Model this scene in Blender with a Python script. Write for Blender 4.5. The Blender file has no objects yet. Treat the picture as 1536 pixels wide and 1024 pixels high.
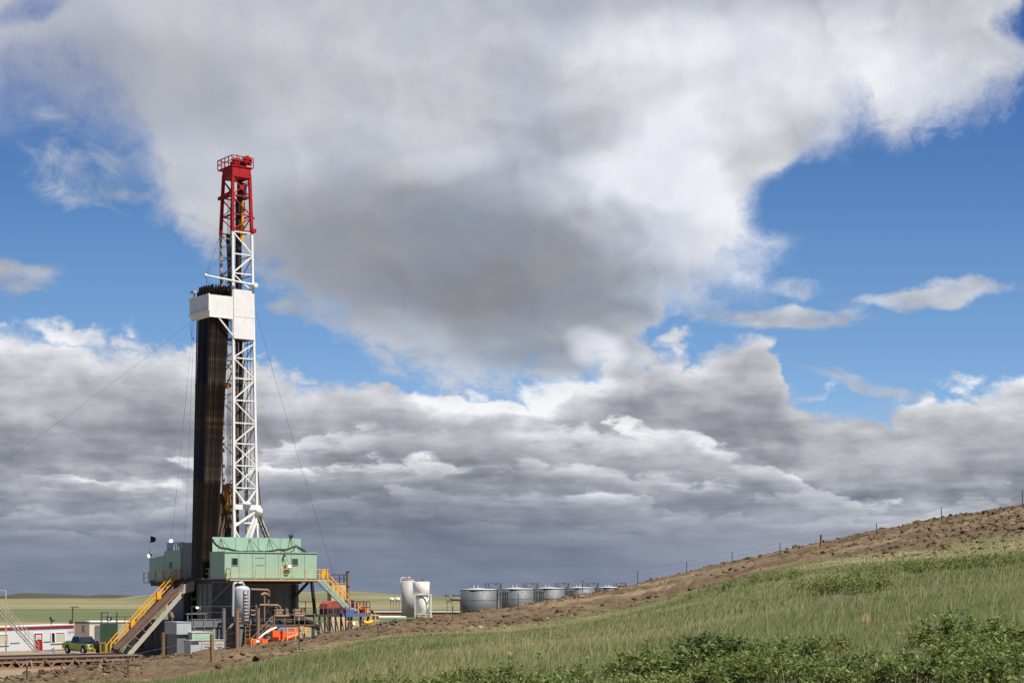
import bpy, bmesh, math, random
import numpy as np
from mathutils import Vector, Matrix
rnd = random.Random(7)
npr = np.random.RandomState(11)
scene = bpy.context.scene
COL = scene.collection
F = 2600.0            # focal length in pixels of a 1536 px wide frame
CX, HY = 768.0, 884.0 # optical axis, horizon row
CAMZ = 6.6            # eye height over the drilling pad (z = 0)

cam_d = bpy.data.cameras.new('camera')
cam = bpy.data.objects.new('camera', cam_d); COL.objects.link(cam)
cam.location = (0, 0, CAMZ); cam.rotation_euler = (math.pi/2, 0, 0)
cam_d.sensor_width = 36; cam_d.lens = 36*F/1536
cam_d.shift_y = (HY-512)/1536
cam_d.clip_start = 0.2; cam_d.clip_end = 60000
scene.camera = cam
scene.render.resolution_x = 1024; scene.render.resolution_y = 682
scene.view_settings.view_transform = 'Standard'; scene.view_settings.look = 'None'
scene.view_settings.exposure = 0.0; scene.view_settings.gamma = 1
scene.cycles.max_bounces = 5; scene.cycles.diffuse_bounces = 2; scene.cycles.glossy_bounces = 2
scene.cycles.transparent_max_bounces = 4

def srgb(r, g, b):
    f = lambda c: (c/255/12.92) if c <= 10 else ((c/255+.055)/1.055)**2.4
    return (f(r), f(g), f(b), 1)

# ---------------------------------------------------------------- node helper
class NT:
    def __init__(s, tree): s.t = tree; s.n = tree.nodes; s.l = tree.links
    def new(s, typ, **kw):
        n = s.n.new(typ)
        for k, v in kw.items(): setattr(n, k, v)
        return n
    def put(s, sock, v):
        if v is None: return
        if isinstance(v, bpy.types.NodeSocket): s.l.new(v, sock)
        else: sock.default_value = v
    def m(s, op, a, b=None, c=None, clamp=False):
        n = s.new('ShaderNodeMath', operation=op, use_clamp=clamp)
        s.put(n.inputs[0], a); s.put(n.inputs[1], b); s.put(n.inputs[2], c)
        return n.outputs[0]
    def v(s, op, a, b=None, scale=None):
        n = s.new('ShaderNodeVectorMath', operation=op)
        s.put(n.inputs[0], a); s.put(n.inputs[1], b)
        if scale is not None: s.put(n.inputs['Scale'], scale)
        return n.outputs['Value'] if op in ('DOT_PRODUCT', 'LENGTH') else n.outputs[0]
    def xyz(s, a):
        n = s.new('ShaderNodeSeparateXYZ'); s.put(n.inputs[0], a); return n.outputs
    def comb(s, x, y, z=0.0):
        n = s.new('ShaderNodeCombineXYZ')
        for i, q in enumerate((x, y, z)): s.put(n.inputs[i], q)
        return n.outputs[0]
    def rng(s, val, a, b, c=0.0, d=1.0, smooth=False, clamp=True):
        n = s.new('ShaderNodeMapRange', interpolation_type='SMOOTHSTEP' if smooth else 'LINEAR')
        n.clamp = clamp
        for i, q in enumerate((val, a, b, c, d)): s.put(n.inputs[i], q)
        return n.outputs[0]
    def noise(s, vec, scale=1.0, detail=4.0, rough=0.5, dist=0.0, lac=2.0, col=False):
        n = s.new('ShaderNodeTexNoise')
        s.put(n.inputs['Vector'], vec); s.put(n.inputs['Scale'], scale)
        n.inputs['Detail'].default_value = detail; n.inputs['Roughness'].default_value = rough
        n.inputs['Distortion'].default_value = dist; n.inputs['Lacunarity'].default_value = lac
        return n.outputs['Color'] if col else n.outputs[0]
    def ramp(s, fac, stops, interp='LINEAR'):
        n = s.new('ShaderNodeValToRGB'); s.put(n.inputs[0], fac)
        e = n.color_ramp; e.interpolation = interp
        while len(e.elements) < len(stops): e.elements.new(0.5)
        for el, (p, c) in zip(e.elements, stops):
            el.position = p
        for el, (p, c) in zip(e.elements, stops):
            el.color = c if len(c) == 4 else (*c, 1)
        return n.outputs[0]
    def mix(s, fac, a, b, blend='MIX'):
        n = s.new('ShaderNodeMix', data_type='RGBA', blend_type=blend)
        s.put(n.inputs[0], fac); s.put(n.inputs[6], a); s.put(n.inputs[7], b)
        return n.outputs[2]
    def curve(s, val, pts, x0, x1, y0, y1):
        n = s.new('ShaderNodeFloatCurve')
        c = n.mapping.curves[0]
        q = [((x-x0)/(x1-x0), (y-y0)/(y1-y0)) for x, y in pts]
        while len(c.points) < len(q): c.points.new(0.5, 0.5)
        for p, (a, b) in zip(c.points, q):
            p.location = (a, b); p.handle_type = 'AUTO_CLAMPED'
        n.mapping.update()
        s.put(n.inputs['Value'], s.rng(val, x0, x1))
        return s.rng(n.outputs[0], 0.0, 1.0, y0, y1)
    def blobs(s, p, items, base=0.0):
        out = base
        for (cx, cy, rx, ry, rot, amp) in items:
            mp = s.new('ShaderNodeMapping', vector_type='TEXTURE')
            s.put(mp.inputs[0], p)
            mp.inputs['Location'].default_value = (cx, cy, 0)
            mp.inputs['Rotation'].default_value = (0, 0, math.radians(rot))
            mp.inputs['Scale'].default_value = (rx, ry, 1)
            d = s.v('DOT_PRODUCT', mp.outputs[0], mp.outputs[0])
            r = s.rng(d, 0.0, 1.0, amp, 0.0, smooth=True)
            out = s.m('ADD', out, r)
        return out
# ================================================================ sky
SKY_LEVEL = 0.62                       # the picture is exposed by 1/SKY_LEVEL, so that sun stands well above sky
scene.view_settings.exposure = math.log2(1/SKY_LEVEL)
SUN_AZ, SUN_EL = math.radians(54), math.radians(62)   # azimuth from -Y towards +X
SUN = Vector((math.sin(SUN_AZ)*math.cos(SUN_EL), -math.cos(SUN_AZ)*math.cos(SUN_EL), math.sin(SUN_EL)))
def make_sky():
    w = bpy.data.worlds.new('World'); scene.world = w; w.use_nodes = True
    t = NT(w.node_tree); t.n.clear()
    d = t.new('ShaderNodeTexCoord').outputs['Generated']
    X, Y, Z = t.xyz(d)[:3]
    yc = t.m('MAXIMUM', Y, 0.12)
    # plane of directions round due north, in hundredths of the picture's width
    px = t.m('MULTIPLY_ADD', t.m('DIVIDE', X, yc), 26.0, 7.68)
    py = t.m('MULTIPLY_ADD', t.m('DIVIDE', Z, yc), -26.0, 8.84)
    P0 = t.comb(px, py)
    # clouds flatten toward the horizon
    zl = t.m('LOGARITHM', t.m('ADD', t.m('MAXIMUM', Z, 0.0), 0.10), math.e)
    N = t.comb(t.m('MULTIPLY', X, 9.0), t.m('MULTIPLY', Y, 9.0), t.m('MULTIPLY', zl, 3.3))
    warp = t.noise(N, 1.3, 3, 0.55, col=True)
    warp = t.v('SUBTRACT', warp, (0.5, 0.5, 0.5))
    warp2 = t.v('SUBTRACT', t.noise(t.v('ADD', N, (7.3, 1.1, 3.3)), 4.5, 5, 0.6, col=True), (0.5, 0.5, 0.5))
    squash = t.comb(1.0, t.rng(py, 2.5, 8.8, 0.8, 0.22), 0.0)
    P = t.v('ADD', P0, t.v('MULTIPLY', t.v('SCALE', warp, scale=0.95), squash))
    P = t.v('ADD', P, t.v('MULTIPLY', t.v('SCALE', warp2, scale=0.55), squash))
    PT = t.v('ADD', P0, t.v('MULTIPLY', t.v('SCALE', warp, scale=0.5), squash))
    wx, wy = t.xyz(P)[:2]
    # ---- relief: billow noise lit from the upper right
    def relief(scale, detail, rough, off, k, seed, dist=0.3):
        a = t.v('ADD', N, (seed, 0.7*seed, 0.0))
        b = t.v('ADD', a, off)
        na, nb = t.noise(a, scale, detail, rough, dist), t.noise(b, scale, detail, rough, dist)
        return na, t.m('MULTIPLY', t.m('SUBTRACT', na, nb), k)
    big, eb = relief(1.0, 3, 0.45, (0.12, 0, 0.16), 1.5, 3.1, 0.15)
    fine, ef = relief(2.6, 5, 0.5, (0.05, 0, 0.07), 0.95, 9.7, 0.1)
    rag = t.m('SUBTRACT', t.noise(t.v('ADD', N, t.v('SCALE', warp2, scale=0.4)), 6.0, 6, 0.62), 0.5)
    # ---- clear sky
    nish = t.new('ShaderNodeTexSky', sky_type='NISHITA')
    nish.sun_disc = False; nish.sun_elevation = SUN_EL; nish.sun_rotation = math.pi - SUN_AZ
    nish.air_density = 1.0; nish.dust_density = 0.3; nish.ozone_density = 2.0; nish.altitude = 900
    hs = t.new('ShaderNodeHueSaturation'); hs.inputs['Saturation'].default_value = 1.22; hs.inputs['Value'].default_value = 0.098
    t.put(hs.inputs['Color'], nish.outputs[0])
    lp = t.rng(py, 0.5, 6.5)
    ramp = t.ramp(lp, [(0, srgb(58, 98, 168)), (0.4, srgb(86, 132, 190)), (0.8, srgb(122, 166, 217)), (1, srgb(146, 187, 230))])
    blue = t.mix(0.85, hs.outputs[0], ramp)
    # ---- lower deck: rows of cumulus, bright tops over darker bases
    top = [(-1, 4.3), (0, 4.38), (1.2, 4.55), (2.7, 4.8), (4.0, 5.15), (5.0, 5.45), (5.9, 5.55), (6.7, 5.75), (7.6, 5.85), (8.3, 5.7), (8.9, 5.5), (9.6, 5.25), (10.4, 5.08), (11.2, 4.98),
        (11.6, 5.15), (11.9, 5.7), (12.4, 5.95), (13.1, 5.98), (13.8, 5.8), (14.6, 5.6), (15.36, 5.4), (17, 5.0)]
    strata = t.noise(t.v('MULTIPLY', N, (0.5, 0.5, 1.7)), 2.2, 4, 0.55, 0.2)
    hz = t.curve(px, [(-1, .42), (2, .40), (5, .39), (8, .40), (9, .42), (10.5, .58), (12, .66), (17, .66)], -1, 17, 0, 1)
    layers = t.noise(t.v('MULTIPLY', N, (0.45, 0.45, 3.0)), 2.0, 5, 0.6, 0.3)
    def row(sky, tops, thick, seed, lump_amp, scale, bright, base, blobs, relief_k, gaps=0.0, edge=0.26):
        a = t.v('ADD', N, (seed, seed*0.37, seed*0.11))
        a = t.v('ADD', a, t.v('SCALE', warp2, scale=0.35))
        n1 = t.noise(a, scale, 2.5, 0.5, 0.0)
        lump = t.rng(t.m('ABSOLUTE', t.m('SUBTRACT', n1, 0.5)), 0.0, 0.2, -0.5, 0.5, clamp=False)
        yt = t.curve(wx, tops, -1, 17, 4, 9)
        th = t.curve(px, thick, -1, 17, 0, 2)
        lum = t.m('MULTIPLY', t.m('ADD', lump, t.m('ADD', t.m('MULTIPLY', t.m('SUBTRACT', fine, 0.5), 0.9), t.m('MULTIPLY', rag, 0.8))), lump_amp)
        dd = t.m('ADD', t.m('DIVIDE', t.m('SUBTRACT', wy, yt), th), lum)
        al = t.rng(dd, -0.06, edge, smooth=True)
        if gaps: al = t.m('MULTIPLY', al, t.rng(t.m('ADD', n1, t.m('MULTIPLY', t.m('SUBTRACT', strata, 0.5), 0.8)), 0.36, 0.52, 1.0-gaps, 1.0, smooth=True))
        lit = t.blobs(P, blobs, bright)
        tn = t.m('ADD', base, t.m('MULTIPLY', t.m('SUBTRACT', lit, base), t.m('SUBTRACT', 1.0, t.rng(dd, 0.02, 1.05, smooth=True))))
        tn = t.m('ADD', tn, t.m('MULTIPLY', t.m('ADD', t.m('ADD', eb, ef), t.m('MULTIPLY', lump, 0.26)), relief_k))
        tn = t.m('ADD', tn, t.m('ADD', t.m('MULTIPLY', t.m('SUBTRACT', strata, 0.5), 0.5), t.m('MULTIPLY', t.m('SUBTRACT', layers, 0.5), 0.32)))
        haze = t.rng(py, 7.3, 8.5, 0.0, 0.7, smooth=True)
        tn = t.m('ADD', t.m('MULTIPLY', tn, t.m('SUBTRACT', 1.0, haze)), t.m('MULTIPLY', haze, hz))
        c = t.mix(t.rng(py, 7.0, 8.5, 0.0, 0.75), t.ramp(tn, GREY), t.ramp(tn, BLUEGREY))
        return t.mix(al, sky, c)
    GREY = [(0, srgb(98, 103, 115)), (0.2, srgb(126, 130, 140)), (0.4, srgb(155, 158, 166)), (0.6, srgb(185, 187, 193)), (0.8, srgb(213, 215, 221)), (1, srgb(246, 247, 250))]
    BLUEGREY = [(0, srgb(70, 84, 110)), (0.25, srgb(98, 112, 140)), (0.5, srgb(132, 143, 166)), (0.75, srgb(168, 174, 190)), (1, srgb(206, 210, 220))]
    sky = row(blue, top, [(-1, 1.9), (2.5, 1.7), (4.5, 1.2), (7, 0.85), (9, 0.8), (11, 1.2), (13, 1.25), (17, 1.6)], 1.7, 0.5, 1.9, 0.80, 0.44, [
        (7.0, 6.0, 1.0, 0.45, 15, 0.42), (8.6, 6.1, 1.5, 0.6, 0, 0.5), (14.5, 5.8, 1.6, 0.3, -10, 0.22), (15.2, 6.2, 0.9, 0.4, 0, 0.15), (1.6, 5.2, 2.6, 0.7, 5, 0.10), (10.8, 5.35, 1.0, 0.4, 0, 0.10), (11, 6.7, 1.2, 0.5, 0, 0.15)], 0.8)
    sky = row(sky, [(-1, 7.05), (1, 7.05), (2.6, 7.0), (3.4, 6.7), (5, 6.35), (6.5, 6.3), (7.5, 6.25), (8.6, 6.3), (9.6, 6.35), (10.5, 6.5), (11.5, 6.75), (12.5, 7.3), (17, 7.35)],
        [(-1, .55), (3, .55), (5, .5), (8, .55), (11, .6), (17, .5)], 4.1, 0.6, 2.1, 0.73, 0.40, [(2.3, 7.3, 1.4, 0.45, 0, 0.32), (0.9, 7.2, 1.0, 0.3, 0, 0.1), (9.2, 6.5, 1.6, 0.5, 0, 0.15), (10.9, 6.7, 1.1, 0.5, 0, 0.2), (4.6, 6.6, 1.4, 0.4, 0, 0.25)], 0.7, 0.85)
    sky = row(sky, [(-1, 7.6), (2, 7.6), (3.2, 7.3), (4.6, 6.85), (6, 6.8), (7.4, 6.85), (9, 6.95), (10.5, 7.1), (12, 7.45), (14, 7.5), (17, 7.55)],
        [(-1, .4), (5, .45), (8, .45), (11, .5), (17, .45)], 8.3, 0.6, 2.3, 0.67, 0.34, [(6.3, 7.0, 1.9, 0.4, 0, 0.30), (4.4, 7.0, 1.0, 0.3, 0, 0.3), (8.8, 7.1, 1.0, 0.25, 0, 0.12), (13.0, 7.6, 2.0, 0.3, 0, 0.22), (10.6, 7.2, 1, .25, 0, .12)], 0.65, 0.85)
    sky = row(sky, [(-1, 7.9), (2, 7.92), (4, 7.5), (6, 7.3), (8, 7.32), (10, 7.5), (12, 7.75), (17, 7.8)],
        [(-1, .35), (17, .4)], 12.9, 0.6, 2.4, 0.54, 0.28, [(8.8, 7.42, 1.0, 0.2, 0, 0.3), (10.4, 7.6, 1.2, .2, 0, .16), (1.4, 8.0, 1.4, .2, 0, .16), (13, 7.8, 2, .2, 0, .14)], 0.6, 0.8)
    sky = row(sky, [(-1, 8.2), (4, 7.85), (7, 7.75), (10, 7.9), (17, 8.1)], [(-1, .4), (17, .4)], 17.3, 0.5, 2.0, 0.42, 0.26, [], 0.5, 0.5)
    # ---- upper cloud
    lowb = t.curve(wx, [(-1, 1.3), (0, 1.45), (1, 1.65), (1.9, 2.15), (2.55, 3.0), (2.9, 3.65), (3.5, 4.0), (4.3, 4.3), (4.7, 4.7), (5.3, 5.0), (5.9, 5.45), (6.6, 5.65), (7.3, 5.85),
        (8.6, 5.95), (9.45, 5.9), (9.8, 5.3), (9.95, 4.75), (10.5, 4.5), (11.1, 4.25), (11.6, 3.8), (12.05, 3.1), (12.45, 2.35), (12.8, 1.9), (13.1, 1.75),
        (13.5, 2.1), (13.9, 1.85), (14.6, 1.75), (15.1, 1.5), (15.4, 0.9), (15.7, 0.2), (17, 0.0)], -1, 17, 0, 7)
    cut = t.blobs(P, [(11.9, 2.85, 1.0, 0.62, -25, -1.3), (10.6, 4.85, 1.5, 0.22, -6, -0.6), (9.7, 5.02, 0.9, 0.14, 0, -0.3), (15.3, 0.15, 0.8, 0.7, 0, -1.2), (0.6, 0.05, 0.8, 0.35, -20, -1.3),
        (12.4, 4.75, 1.0, 0.22, 0, 0.0)], 0.0)
    up_d = t.m('ADD', t.m('ADD', t.m('SUBTRACT', lowb, wy), cut), t.m('ADD', t.m('MULTIPLY', t.m('SUBTRACT', fine, 0.5), 0.7), t.m('ADD', t.m('MULTIPLY', t.m('SUBTRACT', big, 0.5), 0.8), t.m('MULTIPLY', rag, 1.3))))
    soft = t.curve(px, [(-1, 1.3), (2.0, 1.0), (3.0, 0.5), (4.5, 0.4), (9, 0.35), (11, 0.8), (12.5, 0.9), (13.3, 0.45), (17, 0.5)], -1, 17, 0, 1.5)
    up_a = t.rng(up_d, t.m('MULTIPLY', soft, -0.8), t.m('MULTIPLY', soft, 1.3), smooth=True)
    thin = t.rng(t.noise(t.v('ADD', N, (2.2, 0, 5.5)), 1.6, 4, 0.55), 0.38, 0.62, 0.80, 1.0)
    utone = t.blobs(PT, [
        (6.2, 3.8, 3.6, 1.45, 5, -0.31), (8.0, 4.25, 2.8, 1.1, 8, -0.24), (6.4, 3.0, 3.2, 0.8, 0, -0.08), (8.6, 2.75, 1.6, 0.5, -10, 0.10), (7.6, 5.3, 2.0, 0.4, 6, -0.10), (6.2, 4.9, 1.0, 0.4, 10, 0.10), (5.2, 3.8, 1.6, 0.7, 0, -0.06), (7.0, 4.75, 2.4, 0.7, 8, -0.10), (8.3, 5.4, 1.3, 0.35, 0, -0.12),
        (8.7, 1.95, 1.1, 0.45, -8, -0.16), (2.2, 1.2, 2.4, 1.0, 10, -0.12), (5.5, 1.3, 2.4, 0.5, 10, -0.05), (7.6, 1.2, 1.2, 0.6, 0, -0.06),
        (6.4, 2.5, 1.2, 0.3, -10, 0.10), (9.9, 2.2, 1.6, 0.9, -30, 0.17), (12.3, 0.9, 3.0, 1.0, 8, 0.14), (10.6, 3.2, 1.6, 0.9, 35, 0.22), (11.4, 3.6, 0.5, 0.5, 0, 0.1),
        (9.5, 0.6, 2.6, 0.5, 0, 0.08), (11.5, 1.8, 4.5, 2.6, 0, 0.09), (9.0, 5.25, 0.55, 0.4, 25, 0.34), (4.2, 2.6, 1.4, 0.5, 0, 0.03), (11.6, 2.2, 1.0, 0.3, -25, -0.08), (3.1, 3.3, 0.5, 0.5, 0, 0.05), (9.6, 4.3, 1.2, 0.3, -10, -0.04)], 0.70)
    utone = t.m('ADD', utone, t.m('MULTIPLY', t.m('SUBTRACT', big, 0.5), 0.15))
    utone = t.m('ADD', utone, t.m('MULTIPLY', t.m('ADD', eb, t.m('MULTIPLY', ef, 0.75)), t.rng(px, 3.0, 9.5, 0.15, 0.35)))
    pb = t.v('ADD', N, t.v('SCALE', warp2, scale=0.3))
    def puff(off):
        n1 = t.noise(t.v('ADD', pb, off), 1.7, 2.0, 0.45)
        return t.m('ABSOLUTE', t.m('SUBTRACT', n1, 0.5))
    pe = t.m('MULTIPLY', t.m('SUBTRACT', puff((0, 0, 0)), puff((0.05, 0, 0.075))), 1.5)
    utone = t.m('SUBTRACT', utone, t.m('MULTIPLY', pe, t.rng(px, 3.0, 9.0, 0.12, 0.5)))
    rim = t.m('MULTIPLY', t.rng(up_d, 1.0, 0.05, 0.0, 0.14), t.rng(px, 8.0, 10.0))
    utone = t.m('ADD', utone, rim)
    utone = t.m('MAXIMUM', utone, t.m('MULTIPLY_ADD', utone, 0.5, 0.20))
    UG = [(0, srgb(104, 107, 114)), (0.25, srgb(133, 135, 141)), (0.5, srgb(167, 169, 176)), (0.75, srgb(205, 207, 213)), (1, srgb(240, 241, 246))]
    up_c = t.ramp(utone, UG)
    sky = t.mix(t.m('MULTIPLY', up_a, thin), sky, up_c)
    # ---- wisps in the blue
    wn = t.noise(t.v('MULTIPLY', N, (0.8, 0.8, 1.2)), 3.0, 6, 0.62, 0.6)
    wisp = t.blobs(P, [(1.2, 2.3, 1.8, 1.0, 15, 0.42), (0.2, 4.1, 1.0, 0.35, 0, 0.85), (14.0, 4.45, 1.7, 0.27, -4, 1.0), (11.8, 4.75, 1.9, 0.27, 3, 1.05), (13.0, 5.75, 1.6, 0.16, 14, 0.5), (12.0, 4.3, 0.9, 0.25, 0, 0.4), (4.6, 4.55, 0.8, 0.4, 0, 0.7),
        (2.0, 3.1, 1.2, 0.4, 0, 0.35)], 0.0)
    wa = t.rng(t.m('ADD', wisp, t.m('MULTIPLY', t.m('SUBTRACT', wn, 0.5), 2.3)), 0.22, 1.0, 0.0, 0.85, smooth=True)
    wa = t.m('MULTIPLY', wa, t.rng(wisp, 0.0, 0.2))
    wisp_c = t.ramp(t.m('ADD', 0.62, t.m('ADD', eb, ef)), UG)
    sky = t.mix(t.m('MULTIPLY', wa, t.m('SUBTRACT', 1.0, up_a)), sky, wisp_c)
    # unseen half of the sky behind the viewer: broken cloud, darkened to cut fill light
    back = t.rng(Y, 0.55, 0.80)
    bc = t.mix(t.rng(big, 0.56, 0.70, smooth=True), t.mix(0.45, blue, srgb(58, 74, 100)), t.ramp(t.m('ADD', 0.72, t.m('ADD', eb, ef)), UG))
    sky = t.mix(back, bc, sky)
    bg = t.new('ShaderNodeBackground'); t.put(bg.inputs[0], sky); bg.inputs[1].default_value = SKY_LEVEL
    out = t.new('ShaderNodeOutputWorld'); t.l.new(bg.outputs[0], out.inputs[0])
    w.cycles.sampling_method = 'MANUAL'; w.cycles.sample_map_resolution = 256
    ld = bpy.data.lights.new('sun', 'SUN'); ld.energy = 5.0; ld.angle = math.radians(0.53); ld.color = (1.0, 0.95, 0.87)
    lo = bpy.data.objects.new('sun', ld); COL.objects.link(lo)
    lo.rotation_euler = (-SUN).to_track_quat('-Z', 'Y').to_euler()
make_sky()
# ================================================================ helpers for meshes
def tag(o, label=None, cat=None, group=None, kind=None):
    if label: o['label'] = label
    if cat: o['category'] = cat
    if group: o['group'] = group
    if kind: o['kind'] = kind
    return o
def raw_mesh(name, verts, faces, mat, smooth=True, loops=None):
    """numpy mesh; faces is an (n, k) array"""
    me = bpy.data.meshes.new(name)
    verts = np.asarray(verts, np.float32); faces = np.asarray(faces, np.int32)
    n, k = faces.shape
    me.vertices.add(len(verts)); me.vertices.foreach_set('co', verts.ravel())
    me.loops.add(n*k); me.loops.foreach_set('vertex_index', faces.ravel())
    me.polygons.add(n); me.polygons.foreach_set('loop_start', np.arange(n, dtype=np.int32)*k)
    me.polygons.foreach_set('loop_total', np.full(n, k, np.int32))
    me.polygons.foreach_set('use_smooth', np.full(n, smooth, bool))
    me.update(calc_edges=True)
    me.materials.append(mat)
    o = bpy.data.objects.new(name, me); COL.objects.link(o)
    return o
def attr(o, name, vals):
    a = o.data.attributes.new(name, 'FLOAT', 'POINT'); a.data.foreach_set('value', np.asarray(vals, np.float32))

def hash2(ix, iy, seed):
    h = (ix.astype(np.int64)*374761393 + iy.astype(np.int64)*668265263 + seed*974711) & 0xffffffff
    h = ((h ^ (h >> 13))*1274126177) & 0xffffffff
    return ((h ^ (h >> 16)) & 0xffffff)/float(0xffffff)
def vnoise(x, y, seed=0):
    ix, iy = np.floor(x), np.floor(y); fx, fy = x-ix, y-iy
    fx = fx*fx*(3-2*fx); fy = fy*fy*(3-2*fy)
    h = lambda a, b: hash2(ix+a, iy+b, seed)
    return (h(0,0)*(1-fx)+h(1,0)*fx)*(1-fy) + (h(0,1)*(1-fx)+h(1,1)*fx)*fy
def fbm(x, y, octv=4, seed=0, rough=0.5):
    s, a, t = 0, 1.0, 0
    for i in range(octv):
        s = s + a*vnoise(x*2**i, y*2**i, seed+i*17); t += a; a *= rough
    return s/t
def pchip(xk, yk, x):
    xk = np.asarray(xk, float); yk = np.asarray(yk, float)
    h = np.diff(xk); d = np.diff(yk)/h
    m = np.zeros_like(yk); m[0], m[-1] = d[0], d[-1]
    for i in range(1, len(yk)-1):
        if d[i-1]*d[i] > 0:
            w1, w2 = 2*h[i]+h[i-1], h[i]+2*h[i-1]
            m[i] = (w1+w2)/(w1/d[i-1]+w2/d[i])
    i = np.clip(np.searchsorted(xk, x)-1, 0, len(h)-1)
    t = np.clip((x-xk[i])/h[i], 0, 1)
    return ((2*t**3-3*t**2+1)*yk[i] + (t**3-2*t**2+t)*h[i]*m[i] + (-2*t**3+3*t**2)*yk[i+1] + (t**3-t**2)*h[i]*m[i+1])

# ================================================================ ground materials
def new_mat(name):
    m = bpy.data.materials.new(name); m.use_nodes = True
    t = NT(m.node_tree); b = t.n['Principled BSDF']
    return m, t, b
def bump(t, b, h, strength=0.4, dist=0.05):
    n = t.new('ShaderNodeBump'); n.inputs['Strength'].default_value = strength; n.inputs['Distance'].default_value = dist
    t.put(n.inputs['Height'], h); t.l.new(n.outputs[0], b.inputs['Normal'])
def rgb(*c): return (*c, 1)

def hillside_mat():
    m, t, b = new_mat('hillside_soil_and_turf')
    co = t.new('ShaderNodeTexCoord').outputs['Object']
    d = t.new('ShaderNodeAttribute', attribute_name='dirt').outputs['Fac']
    st = t.new('ShaderNodeAttribute', attribute_name='straw').outputs['Fac']
    n1 = t.noise(co, 0.35, 5, 0.6); n2 = t.noise(co, 3.0, 5, 0.65); n3 = t.noise(co, 0.09, 3, 0.5)
    dirt = t.ramp(t.m('ADD', t.m('MULTIPLY', n1, 0.5), t.m('MULTIPLY', n2, 0.5)),
        [(0.30, rgb(0.050, 0.033, 0.018)), (0.46, rgb(0.092, 0.062, 0.036)), (0.58, rgb(0.130, 0.092, 0.056)), (0.72, rgb(0.20, 0.15, 0.095))])
    pale = t.rng(t.noise(t.v('MULTIPLY', co, (0.06, 0.2, 0.2)), 1.0, 4, 0.55), 0.5, 0.68)
    dirt = t.mix(t.m('MULTIPLY', pale, 0.45), dirt, rgb(0.27, 0.21, 0.13))
    turf = t.ramp(t.m('ADD', t.m('MULTIPLY', n3, 0.6), t.m('MULTIPLY', n2, 0.4)), [(0.3, rgb(0.055, 0.066, 0.026)), (0.5, rgb(0.085, 0.092, 0.040)), (0.7, rgb(0.135, 0.125, 0.062))])
    turf = t.mix(t.m('MULTIPLY', st, 0.7), turf, rgb(0.27, 0.215, 0.115))
    edge = t.rng(t.m('ADD', d, t.m('MULTIPLY', t.m('SUBTRACT', t.noise(co, 0.8, 5, 0.65), 0.5), 1.1)), 0.42, 0.58)
    t.put(b.inputs['Base Color'], t.mix(edge, turf, dirt)); b.inputs['Roughness'].default_value = 0.95
    b.inputs['Specular IOR Level'].default_value = 0.15
    bump(t, b, t.m('ADD', n2, t.m('MULTIPLY', t.noise(co, 11.0, 4, 0.7), 0.5)), 0.8, 0.12)
    return m

def plain_mat():
    m, t, b = new_mat('prairie_and_fields')
    g = t.new('ShaderNodeNewGeometry').outputs['Position']
    X, Y, Z = t.xyz(g)[:3]
    q = t.comb(t.m('MULTIPLY', X, 0.004), t.m('MULTIPLY', Y, 0.004))
    w = t.m('SUBTRACT', t.noise(q, 1.0, 4, 0.55), 0.5)
    dist = t.m('ADD', Y, t.m('MULTIPLY', w, 130.0))
    dist = t.m('ADD', dist, t.m('MULTIPLY', X, 0.10))
    f = t.rng(t.m('LOGARITHM', dist, 10.0), 2.0, 3.7)
    L = lambda yy: (math.log10(yy)-2.0)/1.7
    straw = rgb(0.25, 0.205, 0.115); green = rgb(0.050, 0.090, 0.034); olive = rgb(0.15, 0.15, 0.075); gravel = rgb(0.23, 0.185, 0.135)
    c = t.ramp(f, [(L(240), gravel), (L(262), straw), (L(330), straw), (L(350), green), (L(575), green), (L(590), straw), (L(640), olive), (L(800), rgb(0.24, 0.205, 0.115)), (L(1100), olive),
        (L(1150), rgb(0.115, 0.14, 0.06)), (L(1500), rgb(0.20, 0.18, 0.10)), (L(2200), olive)])
    n = t.noise(t.comb(t.m('MULTIPLY', X, 0.02), t.m('MULTIPLY', Y, 0.006)), 1.0, 6, 0.65)
    c = t.mix(t.rng(n, 0.35, 0.7, 0.0, 0.6), c, olive)
    rowsn = t.noise(t.comb(t.m('MULTIPLY', X, 0.012), t.m('MULTIPLY', Y, 0.05)), 1.0, 5, 0.7)
    c = t.mix(t.rng(rowsn, 0.42, 0.72, 0.0, 0.5), c, rgb(0.21, 0.18, 0.10))
    c = t.mix(t.rng(t.noise(g, 0.25, 4, 0.6), 0.3, 0.7, 0.0, 0.35), c, rgb(0.10, 0.085, 0.05))
    t.put(b.inputs['Base Color'], c); b.inputs['Roughness'].default_value = 0.95; b.inputs['Specular IOR Level'].default_value = 0.1
    return m
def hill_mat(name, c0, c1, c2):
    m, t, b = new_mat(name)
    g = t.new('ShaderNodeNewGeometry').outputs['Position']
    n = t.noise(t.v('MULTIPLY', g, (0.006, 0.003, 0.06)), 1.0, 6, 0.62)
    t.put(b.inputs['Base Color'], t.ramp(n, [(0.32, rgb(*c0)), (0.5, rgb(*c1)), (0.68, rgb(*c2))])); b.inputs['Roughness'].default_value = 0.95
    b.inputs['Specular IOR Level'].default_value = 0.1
    return m

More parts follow.
